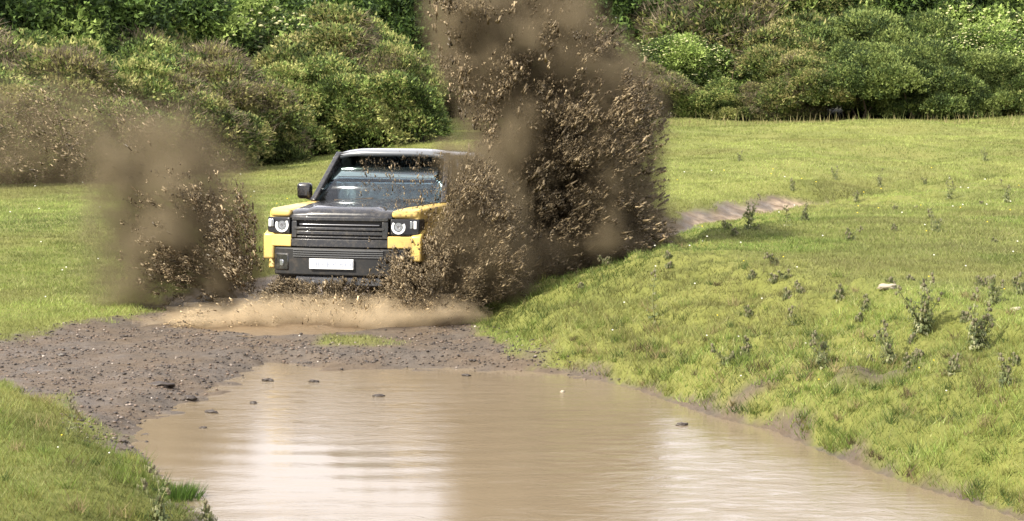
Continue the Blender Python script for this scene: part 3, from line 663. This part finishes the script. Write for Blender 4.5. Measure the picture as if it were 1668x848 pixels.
def fpanel(bm, x0, x1, z0, z1, proud=0.0, th=.06, nx=12, nz=1, rake=.03):
    """panel following the curved nose; proud metres in front of it"""
    g = {}
    for i_ in range(nx+1):
        x = x0+(x1-x0)*i_/nx
        for j in range(nz+1):
            z = z0+(z1-z0)*j/nz; y = yf(x)-proud+rake*max(0, z-.75)
            g[i_, j, 0] = bm.verts.new((x, y, z)); g[i_, j, 1] = bm.verts.new((x, y+th, z))
    for i_ in range(nx):
        for j in range(nz):
            bm.faces.new((g[i_, j, 0], g[i_+1, j, 0], g[i_+1, j+1, 0], g[i_, j+1, 0])); bm.faces.new((g[i_, j, 1], g[i_, j+1, 1], g[i_+1, j+1, 1], g[i_+1, j, 1]))
        bm.faces.new((g[i_, 0, 0], g[i_, 0, 1], g[i_+1, 0, 1], g[i_+1, 0, 0])); bm.faces.new((g[i_, nz, 0], g[i_+1, nz, 0], g[i_+1, nz, 1], g[i_, nz, 1]))
    for j in range(nz):
        bm.faces.new((g[0, j, 0], g[0, j+1, 0], g[0, j+1, 1], g[0, j, 1])); bm.faces.new((g[nx, j, 0], g[nx, j, 1], g[nx, j+1, 1], g[nx, j+1, 0]))
def arc(cy, cz, r, a0, a1, n=12): return [(cy+r*math.cos(R(a0+(a1-a0)*k/n)), cz+r*math.sin(R(a0+(a1-a0)*k/n))) for k in range(n+1)]
WY = (.88, 3.90); WZ = .40
# tub / chassis
bm = bmesh.new(); box(bm, -.60, .60, .20, 4.55, .36, 1.12); bmobj('body', bm, P_trim, bevel=.03)
# side panels
for s in (-1, 1):
    x0, x1 = (s*.62, s*.94)
    poly = [(.17, .74), (.17, 1.175), (.24, 1.205), (1.60, 1.275), (1.60, .44), (1.42, .44)]+arc(WY[0], WZ, .50, 5, 137, 14)+[(.40, .74)]
    bm = bmesh.new(); yz(bm, poly, x0, x1); bmobj('front_wing', bm, P_yel, bevel=.085, seg=5, ang=50)
    bm = bmesh.new(); ro = arc(WY[0], WZ, .60, 8, 172, 16); ri = arc(WY[0], WZ, .505, 172, 8, 16)
    yz(bm, ro+ri, s*.915, s*.995); bmobj('wheel_arch', bm, P_yel, bevel=.02, seg=3)
    bm = bmesh.new(); yz(bm, [(1.612, .44), (1.612, 1.272), (2.60, 1.295), (2.60, .44)], s*.64, s*.94); d1 = bmobj('front_door', bm, P_yel, bevel=.02, seg=3)
    bm = bmesh.new(); box(bm, min(s*.95, s*.975), max(s*.95, s*.975), 2.32, 2.52, 1.10, 1.135); bmobj('handle', bm, P_trim, d1, bevel=.008)
    bm = bmesh.new(); yz(bm, [(2.612, .44), (2.612, 1.295), (3.50, 1.30), (3.50, .88)]+arc(WY[1], WZ, .60, 128, 170, 5)+[(3.30, .44)], s*.64, s*.94); d1 = bmobj('rear_door', bm, P_yel, bevel=.02, seg=3)
    bm = bmesh.new(); box(bm, min(s*.95, s*.975), max(s*.95, s*.975), 3.20, 3.40, 1.12, 1.155); bmobj('handle', bm, P_trim, d1, bevel=.008)
    bm = bmesh.new(); yz(bm, [(3.512, .88), (3.512, 1.30), (4.60, 1.30), (4.62, .60), (4.36, .60)]+arc(WY[1], WZ, .50, 24, 128, 12), s*.62, s*.94); bmobj('rear_wing', bm, P_yel, bevel=.04, seg=3)
    bm = bmesh.new(); ro = arc(WY[1], WZ, .60, 8, 172, 16); ri = arc(WY[1], WZ, .505, 172, 8, 16); yz(bm, ro+ri, s*.915, s*.995); bmobj('wheel_arch', bm, P_yel, bevel=.02, seg=3)
    bm = bmesh.new(); box(bm, min(s*.70, s*.96), max(s*.70, s*.96), 1.45, 3.38, .33, .435); bmobj('sill', bm, P_trim, bevel=.02)
    # bumper corner under the lamp (yellow), follows the nose
    bm = bmesh.new(); fpanel(bm, min(s*.60, s*.95), max(s*.60, s*.95), .755, .895, .035, .30, 8, 2); bmobj('bumper_corner', bm, P_yel, bevel=.012, seg=3)
    # yellow brow above lamp
    bm = bmesh.new(); fpanel(bm, min(s*.63, s*.93), max(s*.63, s*.93), 1.105, 1.195, .012, .12, 6, 2, .05); bmobj('wing_brow', bm, P_yel, bevel=.035, seg=4)
    # yellow flare tail dropping beside the bumper
    bm = bmesh.new(); yz(bm, [(.105, .60), (.105, .90), (.30, .98), (.44, .74), (.41, .60)], s*.845, s*.985); bmobj('flare', bm, P_yel, bevel=.025, seg=3)
    # headlight
    bm = bmesh.new(); fpanel(bm, min(s*.625, s*.950), max(s*.625, s*.950), .905, 1.098, .020, .20, 8, 1); hl = bmobj('headlight', bm, mat('lamp_housing', (.02, .02, .022), .25), bevel=.015, seg=3)
    cx_, cz_ = s*.725, 1.005; yb = yf(cx_)-.022
    def disc(name, r_out, r_in, y0, y1, mt, a0=0, a1=360):
        bm = bmesh.new(); n = 40; full = a1-a0 >= 360; ring = []
        for k in range(n+(0 if full else 1)):
            a = R(a0+(a1-a0)*k/n); ca, sa = math.cos(a), math.sin(a)
            ring.append([bm.verts.new((cx_+r*ca, yy+.03*0, cz_+r*sa)) for r, yy in ((r_in, y1), (r_in, y0), (r_out, y0), (r_out, y1))])
        m_ = len(ring)
        for k in range(m_ if full else m_-1):
            A, B_ = ring[k], ring[(k+1) % m_]
            for q in range(3): bm.faces.new((A[q], A[q+1], B_[q+1], B_[q]))
            bm.faces.new((A[3], A[0], B_[0], B_[3]))
        if not full: bm.faces.new(ring[0]); bm.faces.new(ring[-1][::-1])
        if r_in < .002: pass
        return bmobj(name, bm, mt, hl)
    disc('light_ring', .082, .060, yb-.022, yb, P_drl, *((150, 400) if s < 0 else (140, 390)))
    disc('reflector', .050, .020, yb-.012, yb, P_chr)
    disc('projector', .030, .0005, yb-.026, yb-.002, P_lens)
    for q, xx in enumerate((.865, .905)):
        bm = bmesh.new(); X0 = s*xx; box(bm, X0-.016, X0+.016, yf(X0)-.036, yf(X0)-.015, .985, 1.075); bmobj('light_block', bm, P_drl if q else P_chr, hl, bevel=.005)
# bonnet: curved sheet with raised centre
bm = bmesh.new(); nx_, ny_ = 24, 20; g = {}
for i_ in range(nx_+1):
    xu = (-1+2*i_/nx_)
    for j in range(ny_+1):
        t = j/ny_; x = xu*(.635+.135*min(1, t*2.2)); y = yf(x)+.0+t*(1.42-yf(x)); z = 1.175+.118*t**.7-.018*(abs(x)/.70)**4
        z -= .065*max(0, 1-t/.09)**2; z += .022*(1 if abs(x) < .42 else 0)*min(1, t*8)*(1 if t < .93 else .3)
        g[i_, j] = bm.verts.new((x, y, z))
for i_ in range(nx_):
    for j in range(ny_): bm.faces.new((g[i_, j], g[i_+1, j], g[i_+1, j+1], g[i_, j+1]))
o = bmobj('bonnet', bm, P_blk); md = o.modifiers.new('s', 'SOLIDIFY'); md.thickness = .03; md.offset = -1
# grille
bm = bmesh.new(); fpanel(bm, -.60, .60, .755, 1.115, -.025, .15, 14, 1); gr_ = bmobj('grille', bm, P_trim)
for (z0, z1, xx, mt, pr) in ((1.065, 1.112, .60, P_blk, .028), (1.010, 1.028, .50, P_grey, .022), (.955, .990, .56, P_blk, .034), (.900, .945, .58, P_blk, .022), (.860, .885, .58, P_blk, .016), (.758, .850, .60, P_blk, .03)):
    bm = bmesh.new(); fpanel(bm, -xx, xx, z0, z1, pr, .07, 16, 1); bmobj('grille_bar', bm, mt, gr_, bevel=.007)
for s in (-1, 1):
    bm = bmesh.new(); fpanel(bm, min(s*.53, s*.60), max(s*.53, s*.60), .86, 1.06, .025, .07, 3, 1); bmobj('grille_side', bm, P_blk, gr_, bevel=.008)
# bumper
bm = bmesh.new(); fpanel(bm, -.83, .83, .42, .745, .045, .30, 24, 1); bu = bmobj('bumper', bm, P_trim, bevel=.02, seg=3)
for z0 in (.715, .690, .665, .640):
    bm = bmesh.new(); fpanel(bm, -.56, .56, z0, z0+.011, .060, .03, 16, 1); bmobj('slat', bm, P_grey, bu)
for s in (-1, 1):
    bm = bmesh.new(); fpanel(bm, min(s*.62, s*.81), max(s*.62, s*.81), .47, .68, .058, .05, 6, 1); v = bmobj('air_intake', bm, P_blk, bu, bevel=.02)
    bm = bmesh.new(); fpanel(bm, min(s*.69, s*.75), max(s*.69, s*.75), .52, .60, .066, .03, 4, 1); bmobj('fog_lamp', bm, P_chr, bu, bevel=.01)
bm = bmesh.new(); fpanel(bm, -.55, .55, .30, .42, .01, .25, 12, 1); bmobj('skid_plate', bm, P_grey, bu, bevel=.02)
bm = bmesh.new(); box(bm, -.34, .21, -.055, -.030, .500, .622); pl = bmobj('number_plate', bm, P_plate, bevel=.004)
bm = bmesh.new()
for k, xx in enumerate((-.235, -.165, -.095, -.025, .06, .125, .185)):      # faint unreadable marks
    box(bm, xx-.022, xx-.010, -.0575, -.054, .525, .597); box(bm, xx+.008, xx+.018, -.0575, -.054, .525+.03*(k % 2), .597-.02*(k % 3)); box(bm, xx-.0099, xx+.0079, -.0570, -.054, .555, .565)
bmobj('marking', bm, P_char, pl)
# greenhouse
BL, BR_, TL, TR = Vector((-.83, 1.40, 1.27)), Vector((.83, 1.40, 1.27)), Vector((-.70, 1.98, 1.845)), Vector((.70, 1.98, 1.845))
def bar(bm, a, b_, w_, d_):
    a, b_ = Vector(a), Vector(b_); q = (b_-a).to_track_quat('Z', 'Y').to_matrix(); A = []; B_ = []
    for u_, v_ in ((-1, -1), (1, -1), (1, 1), (-1, 1)):
        o_ = q@Vector((u_*w_/2, v_*d_/2, 0)); A.append(bm.verts.new(a+o_)); B_.append(bm.verts.new(b_+o_))
    for k in range(4): bm.faces.new((A[k], A[(k+1) % 4], B_[(k+1) % 4], B_[k]))
    bm.faces.new(A[::-1]); bm.faces.new(B_)
for s in (-1, 1):
    for a, b_, nm in (((s*.85, 1.40, 1.25), (s*.715, 1.98, 1.86), 'windscreen_pillar'), ((s*.90, 2.60, 1.28), (s*.765, 2.60, 1.87), 'door_pillar'), ((s*.90, 3.50, 1.28), (s*.765, 3.50, 1.87), 'rear_pillar'), ((s*.89, 4.50, 1.28), (s*.755, 4.42, 1.87), 'tail_pillar')):
        bm = bmesh.new(); bar(bm, a, b_, .075 if nm[0] != 't' else .2, .09 if nm[0] != 't' else .12); bmobj(nm, bm, P_blk, bevel=.015, seg=3)
    for (ya, yb_, yc, yd) in ((1.50, 2.55, 2.55, 2.06), (2.65, 3.45, 3.45, 2.65), (3.55, 4.42, 4.36, 3.55)):
        bm = bmesh.new(); v = [bm.verts.new(p) for p in ((s*.895, ya, 1.28), (s*.895, yb_, 1.28), (s*.775, yc, 1.85), (s*.775, yd, 1.85))]; bm.faces.new(v)
        o = bmobj('side_window', bm, P_glass if ya < 1.6 else P_priv); md = o.modifiers.new('s', 'SOLIDIFY'); md.thickness = .006
bm = bmesh.new(); nx_ = 12; A = []; B_ = []
for k in range(nx_+1):
    t = k/nx_; cv = .07*(1-(2*t-1)**2); A.append(bm.verts.new(BL.lerp(BR_, t)+Vector((0, -cv, 0)))); B_.append(bm.verts.new(TL.lerp(TR, t)+Vector((0, -cv*.7, 0))))
for k in range(nx_): bm.faces.new((A[k], A[k+1], B_[k+1], B_[k]))
o = bmobj('windscreen', bm, P_glass); md = o.modifiers.new('s', 'SOLIDIFY'); md.thickness = .006
bm = bmesh.new(); bar(bm, (-.7, 1.93, 1.855), (.7, 1.93, 1.855), .05, .05); bmobj('header_rail', bm, P_blk, bevel=.01)
bm = bmesh.new(); box(bm, -.80, .80, 1.30, 1.46, 1.22, 1.265); bmobj('cowl', bm, P_trim, bevel=.02)
for x0, x1 in ((-.55, -.05), (.12, .62)):
    bm = bmesh.new(); bar(bm, (x0, 1.335, 1.285), (x1, 1.375, 1.315), .018, .015); bmobj('wiper', bm, P_rub)
bm = bmesh.new(); nx_, ny_ = 20, 24; g = {}
for i_ in range(nx_+1):
    t = -1+2*i_/nx_
    for j in range(ny_+1):
        q = j/ny_; y = 1.92+2.56*q-.06*(1-t*t)*(1-q); xw = .795-.02*q
        z = 1.935-.075*abs(t)**5-.05*max(0, 1-q/.10)**2-.03*q**3
        z += 0
        g[i_, j] = bm.verts.new((t*xw, y, z))
for i_ in range(nx_):
    for j in range(ny_): bm.faces.new((g[i_, j], g[i_+1, j], g[i_+1, j+1], g[i_, j+1]))
o = bmobj('roof', bm, P_roof); md = o.modifiers.new('s', 'SOLIDIFY'); md.thickness = .05; md.offset = -1
bm = bmesh.new(); box(bm, -.85, .85, 4.50, 4.58, .55, 1.30); bmobj('tailgate', bm, P_yel, bevel=.02)
bm = bmesh.new(); box(bm, -.74, .74, 4.42, 4.44, 1.30, 1.84); bmobj('rear_window', bm, P_priv)
bm = bmesh.new(); box(bm, -.66, .66, 4.40, 4.46, 1.262, 1.305); bmobj('rear_trim', bm, P_blk)
for s in (-1, 1):                                                              # mirrors
    bm = bmesh.new(); box(bm, min(s*.965, s*1.155), max(s*.965, s*1.155), 1.58, 1.70, 1.29, 1.49)
    mrr = bmobj('wing_mirror', bm, P_blk, bevel=.045, seg=4)
    bm = bmesh.new(); bar(bm, (s*.90, 1.66, 1.27), (s*1.03, 1.64, 1.31), .07, .05); bmobj('mirror_arm', bm, P_trim, mrr, bevel=.01)
    bm = bmesh.new(); box(bm, min(s*.985, s*1.135), max(s*.985, s*1.135), 1.7005, 1.706, 1.31, 1.47); bmobj('mirror_glass', bm, P_chr, mrr)
for s in (-1, 1):                                                              # seats, dash, wheel
    bm = bmesh.new(); box(bm, s*.38-.24, s*.38+.24, 2.45, 2.60, .85, 1.42); st = bmobj('seat', bm, P_seat, bevel=.06, seg=4)
    bm = bmesh.new(); box(bm, s*.38-.13, s*.38+.13, 2.50, 2.60, 1.46, 1.66); bmobj('headrest', bm, P_seat, st, bevel=.04, seg=4)
    bm = bmesh.new(); box(bm, s*.38-.24, s*.38+.24, 2.02, 2.455, .84, .96); bmobj('seat_cushion', bm, P_seat, st, bevel=.05, seg=4)
bm = bmesh.new(); box(bm, -.80, .80, 1.47, 1.82, 1.02, 1.255); bmobj('dashboard', bm, P_in, bevel=.05, seg=3)
bm = bmesh.new(); box(bm, -.10, .10, 1.93, 1.95, 1.72, 1.79); bmobj('rear_view_mirror', bm, P_in, bevel=.01)
bm = bmesh.new(); nR, nr = 28, 6
rg = [[bm.verts.new((-.38+(.18+.015*math.cos(b2))*math.cos(a2), 1.93+.015*math.sin(b2)+.25*(.18*math.sin(a2)), 1.20+(.18+.015*math.cos(b2))*math.sin(a2))) for b2 in [k*2*math.pi/nr for k in range(nr)]] for a2 in [k*2*math.pi/nR for k in range(nR)]]
for a_ in range(nR):
    for b2 in range(nr): bm.faces.new((rg[a_][b2], rg[(a_+1) % nR][b2], rg[(a_+1) % nR][(b2+1) % nr], rg[a_][(b2+1) % nr]))
bmobj('steering_wheel', bm, P_in)
# wheels
def lathe(bm, prof, n, cx_, cy_, cz_, s):
    rings = []
    for k in range(n):
        a = 2*math.pi*k/n; rings.append([bm.verts.new((cx_+s*u_, cy_+r_*math.cos(a), cz_+r_*math.sin(a))) for u_, r_ in prof])
    for k in range(n):
        A, B_ = rings[k], rings[(k+1) % n]
        for q in range(len(prof)-1): bm.faces.new((A[q], A[q+1], B_[q+1], B_[q]))
for cy_ in WY:
    for s in (-1, 1):
        we = empty('wheel', (0, 0, 0)); we.parent = car
        we.location = (s*.83, cy_, WZ)
        bm = bmesh.new(); lathe(bm, [(-.12, .26), (-.13, .34), (-.10, .395), (0, .405), (.10, .395), (.13, .34), (.12, .26)], 48, 0, 0, 0, s)
        for k in range(48):
            a = 2*math.pi*k/48; M_ = Matrix.Rotation(a, 3, 'X')
            for u_ in (-.075, 0, .075):
                q = [M_@Vector((u_+dx, dy, .402+dz)) for dz in (0, .014) for dx, dy in ((-.028, -.016), (.028, -.016), (.028, .016), (-.028, .016))]
                v = [bm.verts.new(p) for p in q]
                for f in ((4, 5, 6, 7), (0, 1, 5, 4), (1, 2, 6, 5), (2, 3, 7, 6), (3, 0, 4, 7)): bm.faces.new([v[t] for t in f])
        bmobj('tyre', bm, P_rub, we)
        bm = bmesh.new(); lathe(bm, [(.115, .262), (.10, .25), (.02, .235), (-.02, .02), (-.021, .001)], 48, 0, 0, 0, s)
        for k in range(6):
            a = 2*math.pi*k/6; bar(bm, (s*.06, .04*math.cos(a), .04*math.sin(a)), (s*.085, .245*math.cos(a), .245*math.sin(a)), .05, .07)
        bmobj('rim', bm, P_grey, we)

# ------------------------------------------------------------------ muddy splash
M_spl = mat('muddy_spray', (.27, .19, .105), .35, ior=1.33)
_b = M_spl.node_tree.nodes['Principled BSDF']; _a = N(M_spl, 'ShaderNodeAttribute', attribute_name='tint'); L(M_spl, _a.outputs['Color'], _b.inputs['Base Color'])
def inpoly_samples(poly, n):
    P = np.array(poly, float); lo, hi = P.min(0), P.max(0); o_ = []
    while sum(len(a) for a in o_) < n:
        q = lo+rng.random((n*2, 2))*(hi-lo); o_.append(q[sdist(q[:, 0], q[:, 1], poly) > 0])
    return np.concatenate(o_)[:n]
def PX3(q, depth):
    """pixel + depth plane arrays to world"""
    d = np.stack([(q[:, 0]-PW/2)/F, -(q[:, 1]-PH/2)/F, -np.ones(len(q))], 1) @ np.array(cam.rotation_euler.to_matrix()).T
    t = depth/d[:, 1]; P = d*t[:, None]; P[:, 2] += H; return P
def droplets(name, centres, dirs, size, npc, colr, stretch=.06, label=''):
    """each centre is a short string of drops: slim stretched tetrahedra along the flight direction"""
    n = len(centres); k = npc
    t = rng.uniform(-1, 1, (n, k, 1)); P = centres[:, None]+dirs[:, None]*t*stretch*(size[:, None, None]/.008)+rng.normal(0, .014, (n, k, 3))
    P = P.reshape(-1, 3); n2 = len(P); s = np.repeat(size, k)*(.30+.95*rng.random(n2)**1.7)
    O = np.array([(1, 1, 1), (-1, -1, 1), (-1, 1, -1), (1, -1, -1)], float)*.85
    FO = np.array([(0, 1, 2), (0, 3, 1), (0, 2, 3), (1, 3, 2)])
    D = np.repeat(dirs, k, 0)+rng.normal(0, .22, (n2, 3)); D /= np.linalg.norm(D, axis=1)[:, None]
    A = np.cross(D, rng.normal(size=(n2, 3))); A /= np.linalg.norm(A, axis=1)[:, None]; B_ = np.cross(D, A)
    st = 1.0+6.0*rng.random(n2)**3
    V = P[:, None]+s[:, None, None]*(O[None, :, 0:1]*A[:, None]+O[None, :, 1:2]*B_[:, None]+O[None, :, 2:3]*D[:, None]*st[:, None, None])
    Fc = (FO[None]+np.arange(n2)[:, None, None]*4).reshape(-1, 3)
    C = np.repeat(np.repeat(colr, k, 0)*(.7+.6*rng.random((n2, 1))), 4, 0)
    me = np_mesh(name, V.reshape(-1, 3), Fc, C, smooth=True)
    o = link(name, me, M_spl); tag(o, label, 'splash', kind='stuff'); return o
def cloud(poly, n, y0, y1, srcpx, clump, size, seed, lo=.06, jets=9., fs=45.):
    """drops fill the outline in jets that radiate from the wheel; ragged at the rim"""
    q = inpoly_samples(poly, n); e = sdist(q[:, 0], q[:, 1], poly)
    dx, dy = q[:, 0]-srcpx[0], q[:, 1]-srcpx[1]; th = np.arctan2(dx, -dy); rr_ = np.hypot(dx, dy)
    jet = fbm(th*jets+5, rr_/150., 4, seed); iso = fbm(q[:, 0]/fs, q[:, 1]/fs, 5, seed+2); mixn = .5*jet+.5*iso
    rim = clump*(.35+1.5*fbm(th*jets*1.4, rr_/400., 3, seed+7))
    k = rng.random(n) < np.clip((mixn-.44)*7+.4, lo, 1)*ss(e/rim)**1.3; q, jet = q[k], jet[k]
    dep = y0+(y1-y0)*np.clip(fbm(q[:, 0]/60, q[:, 1]/60, 3, seed+4)+rng.normal(0, .22, len(q)), 0, 1)
    P = PX3(q, dep); S = PX3(np.array([srcpx], float), np.array([(y0+y1)/2]))[0]
    D = P-S; D[:, 1] *= .4; D /= np.linalg.norm(D, axis=1)[:, None]+1e-6
    D[:, 2] -= .30*rng.random(len(P)); D /= np.linalg.norm(D, axis=1)[:, None]
    s = size*(.26+1.75*rng.random(len(P))**4.5)
    return P, D, s
def dcol(n):
    return np.array([(.185, .140, .080), (.115, .086, .049), (.31, .24, .145), (.065, .050, .030)])[rng.choice(4, n, p=[.38, .30, .16, .16])]
RP = [(690, -60), (960, -60), (990, 10), (1040, 70), (1085, 120), (1108, 190), (1095, 260), (1098, 325), (1128, 368), (1112, 400), (1040, 440), (880, 500), (770, 530), (690, 500), (650, 440), (655, 400), (690, 350), (740, 310), (748, 235), (728, 170), (690, 100), (675, 20)]
P, D, s = cloud(RP, 180000, 22.8, 25.8, (760, 520), 95., .0070, 3)
droplets('mud_splash', P, D, s, 6, dcol(len(P)), .022, 'huge fan of brown muddy water thrown up beside the car')
CORE = [(760, 330), (790, 200), (880, 150), (990, 170), (1060, 240), (1072, 330), (1110, 378), (1060, 425), (900, 490), (770, 525), (700, 480), (680, 420), (720, 370)]
P2, D2, s2 = cloud(CORE, 62000, 22.8, 24.4, (760, 520), 60., .0075, 13)
droplets('mud_splash', P2, D2, s2, 6, dcol(len(P2))*.75, .022, 'dense dark core of the muddy fan low beside the bank')
BP = [(400, 510), (430, 465), (470, 450), (520, 462), (600, 446), (612, 405), (640, 395), (668, 378), (690, 345), (720, 300), (745, 232), (800, 230), (860, 320), (880, 480), (760, 525), (600, 520)]
P3, D3, s3 = cloud(BP, 85000, 21.3, 22.5, (700, 530), 60., .0052, 23, .08, 12., 24.)
droplets('mud_splash', P3, D3, s3, 5, dcol(len(P3)), .022, 'fountain of muddy drops in front of the right headlight')
WS = [(585, 250), (720, 235), (770, 290), (750, 430), (590, 470), (575, 320)]
P4, D4, s4 = cloud(WS, 5200, 21.6, 22.6, (680, 520), 14., .0042, 33)
droplets('mud_splash', P4, D4, s4, 3, dcol(len(P4)), .02, 'fine mud droplets flying in front of the windscreen')
LP = [(190, 300), (260, 240), (340, 250), (400, 285), (440, 340), (440, 400), (432, 440), (480, 470), (470, 520), (300, 530), (200, 500), (175, 400)]
P5, D5, s5 = cloud(LP, 70000, 22.4, 24.6, (440, 510), 130., .0056, 43, .05)
droplets('mud_splash', P5, D5, s5, 5, dcol(len(P5)), .022, 'muddy spray fanning out left of the car')
LC = [(300, 330), (340, 290), (400, 300), (436, 350), (438, 430), (432, 500), (340, 505), (310, 430)]
P7, D7, s7 = cloud(LC, 20000, 22.2, 23.8, (440, 510), 75., .0058, 47)
droplets('mud_splash', P7, D7, s7, 4, dcol(len(P7))*.8, .022, 'thick dark clods of mud beside the left headlight')
UL = [(-60, 100), (60, 90), (200, 120), (330, 190), (420, 290), (380, 350), (230, 345), (150, 320), (-60, 330)]
P6, D6, s6 = cloud(UL, 24000, 23.4, 26, (440, 510), 90., .0048, 53)
droplets('mud_splash', P6, D6, s6, 3, dcol(len(P6)), .02, 'thin high arc of muddy drops drifting to the left edge')
UB = [(400, 520), (425, 470), (450, 446), (520, 455), (600, 440), (680, 430), (700, 500), (600, 515), (480, 515)]
P9, D9, s9 = cloud(UB, 30000, 21.7, 22.3, (560, 560), 14., .0055, 71, .25, 14., 20.)
droplets('mud_splash', P9, D9, s9, 3, dcol(len(P9))*.7, .02, 'dark churned mud boiling up under the bumper')
FR = [(250, 530), (300, 495), (420, 478), (600, 472), (770, 480), (775, 515), (700, 535), (560, 545), (420, 552), (300, 545)]
P8, D8, s8 = cloud(FR, 13000, 21.2, 21.9, (560, 620), 22., .0045, 63, .1, 16., 16.)
droplets('mud_splash', P8, D8, s8, 3, dcol(len(P8))*1.9, .02, 'low fine beige spray breaking in front of the bumper')

def puff(name, poly, yc, thick, dens, color, label, step=12, seed=0, slope=0.0, aniso=0.0, edge=60., nsc=3.2):
    P = np.array(poly, float); lo, hi = P.min(0)-step, P.max(0)+step
    gx = np.arange(lo[0], hi[0], step); gy = np.arange(lo[1], hi[1], step); A, B_ = np.meshgrid(gx, gy)
    e = sdist(A.ravel(), B_.ravel(), poly).reshape(A.shape)
    th = thick*ss((e+4)/edge)*(.35+1.3*fbm(A/45, B_/45, 3, seed)); ok = e > -step*.8
    th = np.maximum(th, .03)
    q = np.stack([A.ravel(), B_.ravel()], 1); off = (fbm(A/70, B_/70, 2, seed+9)-.5)*thick*.8
    yb_ = (yc+off+slope*(A-A.mean())/100).ravel()
    Ff = PX3(q, yb_-th.ravel()/2); Bb = PX3(q, yb_+th.ravel()/2); n = len(q); V = np.concatenate([Ff, Bb])
    ii = np.arange(n).reshape(A.shape); qd = np.stack([ii[:-1, :-1], ii[1:, :-1], ii[1:, 1:], ii[:-1, 1:]], -1).reshape(-1, 4)
    kq = (e.ravel()[qd] > -step).all(1); qf = qd[kq]; faces = [tuple(f) for f in qf]+[tuple(int(v)+n for v in f[::-1]) for f in qf]
    from collections import Counter
    ec = {}
    for f in qf:
        for a_, b_ in zip(f, np.roll(f, -1)): ec[(int(a_), int(b_))] = 1
    for (a_, b_) in list(ec):
        if (b_, a_) not in ec: faces.append((b_, a_, a_+n, b_+n))
    me = bpy.data.meshes.new(name); me.from_pydata(V.tolist(), [], [[int(v) for v in f] for f in faces]); me.update()
    bm = bmesh.new(); bm.from_mesh(me); bmesh.ops.delete(bm, geom=[v for v in bm.verts if not v.link_faces], context='VERTS'); bmesh.ops.recalc_face_normals(bm, faces=bm.faces); bm.to_mesh(me); bm.free()
    me.polygons.foreach_set('use_smooth', np.ones(len(me.polygons), bool))
    mt = bpy.data.materials.new(name); mt.use_nodes = True; nt_ = mt.node_tree; nt_.nodes.clear()
    o_ = nt_.nodes.new('ShaderNodeOutputMaterial'); pv = nt_.nodes.new('ShaderNodeVolumePrincipled')
    pv.inputs['Color'].default_value = (*color, 1); pv.inputs['Density'].default_value = dens; pv.inputs['Anisotropy'].default_value = aniso
    t1 = nt_.nodes.new('ShaderNodeTexCoord'); t2 = nt_.nodes.new('ShaderNodeTexNoise'); t2.inputs['Scale'].default_value = nsc; t2.inputs['Detail'].default_value = 6.0; t2.inputs['Roughness'].default_value = .65
    t3 = nt_.nodes.new('ShaderNodeMapRange'); t3.inputs[1].default_value = .36; t3.inputs[2].default_value = .66; t3.inputs[3].default_value = dens*.35; t3.inputs[4].default_value = dens*1.8
    nt_.links.new(t1.outputs['Object'], t2.inputs[0]); nt_.links.new(t2.outputs[0], t3.inputs[0]); nt_.links.new(t3.outputs[0], pv.inputs['Density'])
    nt_.links.new(pv.outputs[0], o_.inputs['Volume'])
    ob = link(name, me, mt); tag(ob, label, 'spray', kind='stuff'); return ob
BR = (.235, .19, .12)
puff('spray_mist', RP, 23.8, 1.6, 1.9, BR, 'brown mist hanging inside the big right fan of spray', seed=1, edge=75.)
puff('spray_mist', [(110, 200), (300, 150), (410, 240), (455, 330), (480, 440), (470, 530), (400, 560), (230, 555), (130, 520), (110, 350)], 23.2, 1.4, 2.6, (.27, .222, .142), 'soft brown mist left of the car over the field', seed=5, edge=150.)
puff('spray_mist', [(-60, 100), (80, 100), (220, 130), (340, 200), (420, 290), (360, 350), (200, 345), (-60, 340)], 25.0, 1.0, .9, BR, 'thin brown mist drifting across the left thicket', seed=8, edge=110.)
puff('spray_mist', [(215, 520), (300, 498), (450, 478), (620, 480), (760, 484), (805, 508), (785, 530), (620, 552), (520, 548), (430, 560), (320, 550), (250, 540)], 21.5, .75, 3.4, (.78, .635, .43), 'pale beige spray rolling low in front of the car', seed=11, edge=44., step=7, nsc=3.2)

puff('spray_mist', [(700, 225), (790, 220), (870, 320), (880, 490), (700, 505), (655, 440), (690, 385), (728, 330)], 21.9, .8, 2.0, BR, 'brown spray hiding the flank of the car', seed=14, edge=40.)
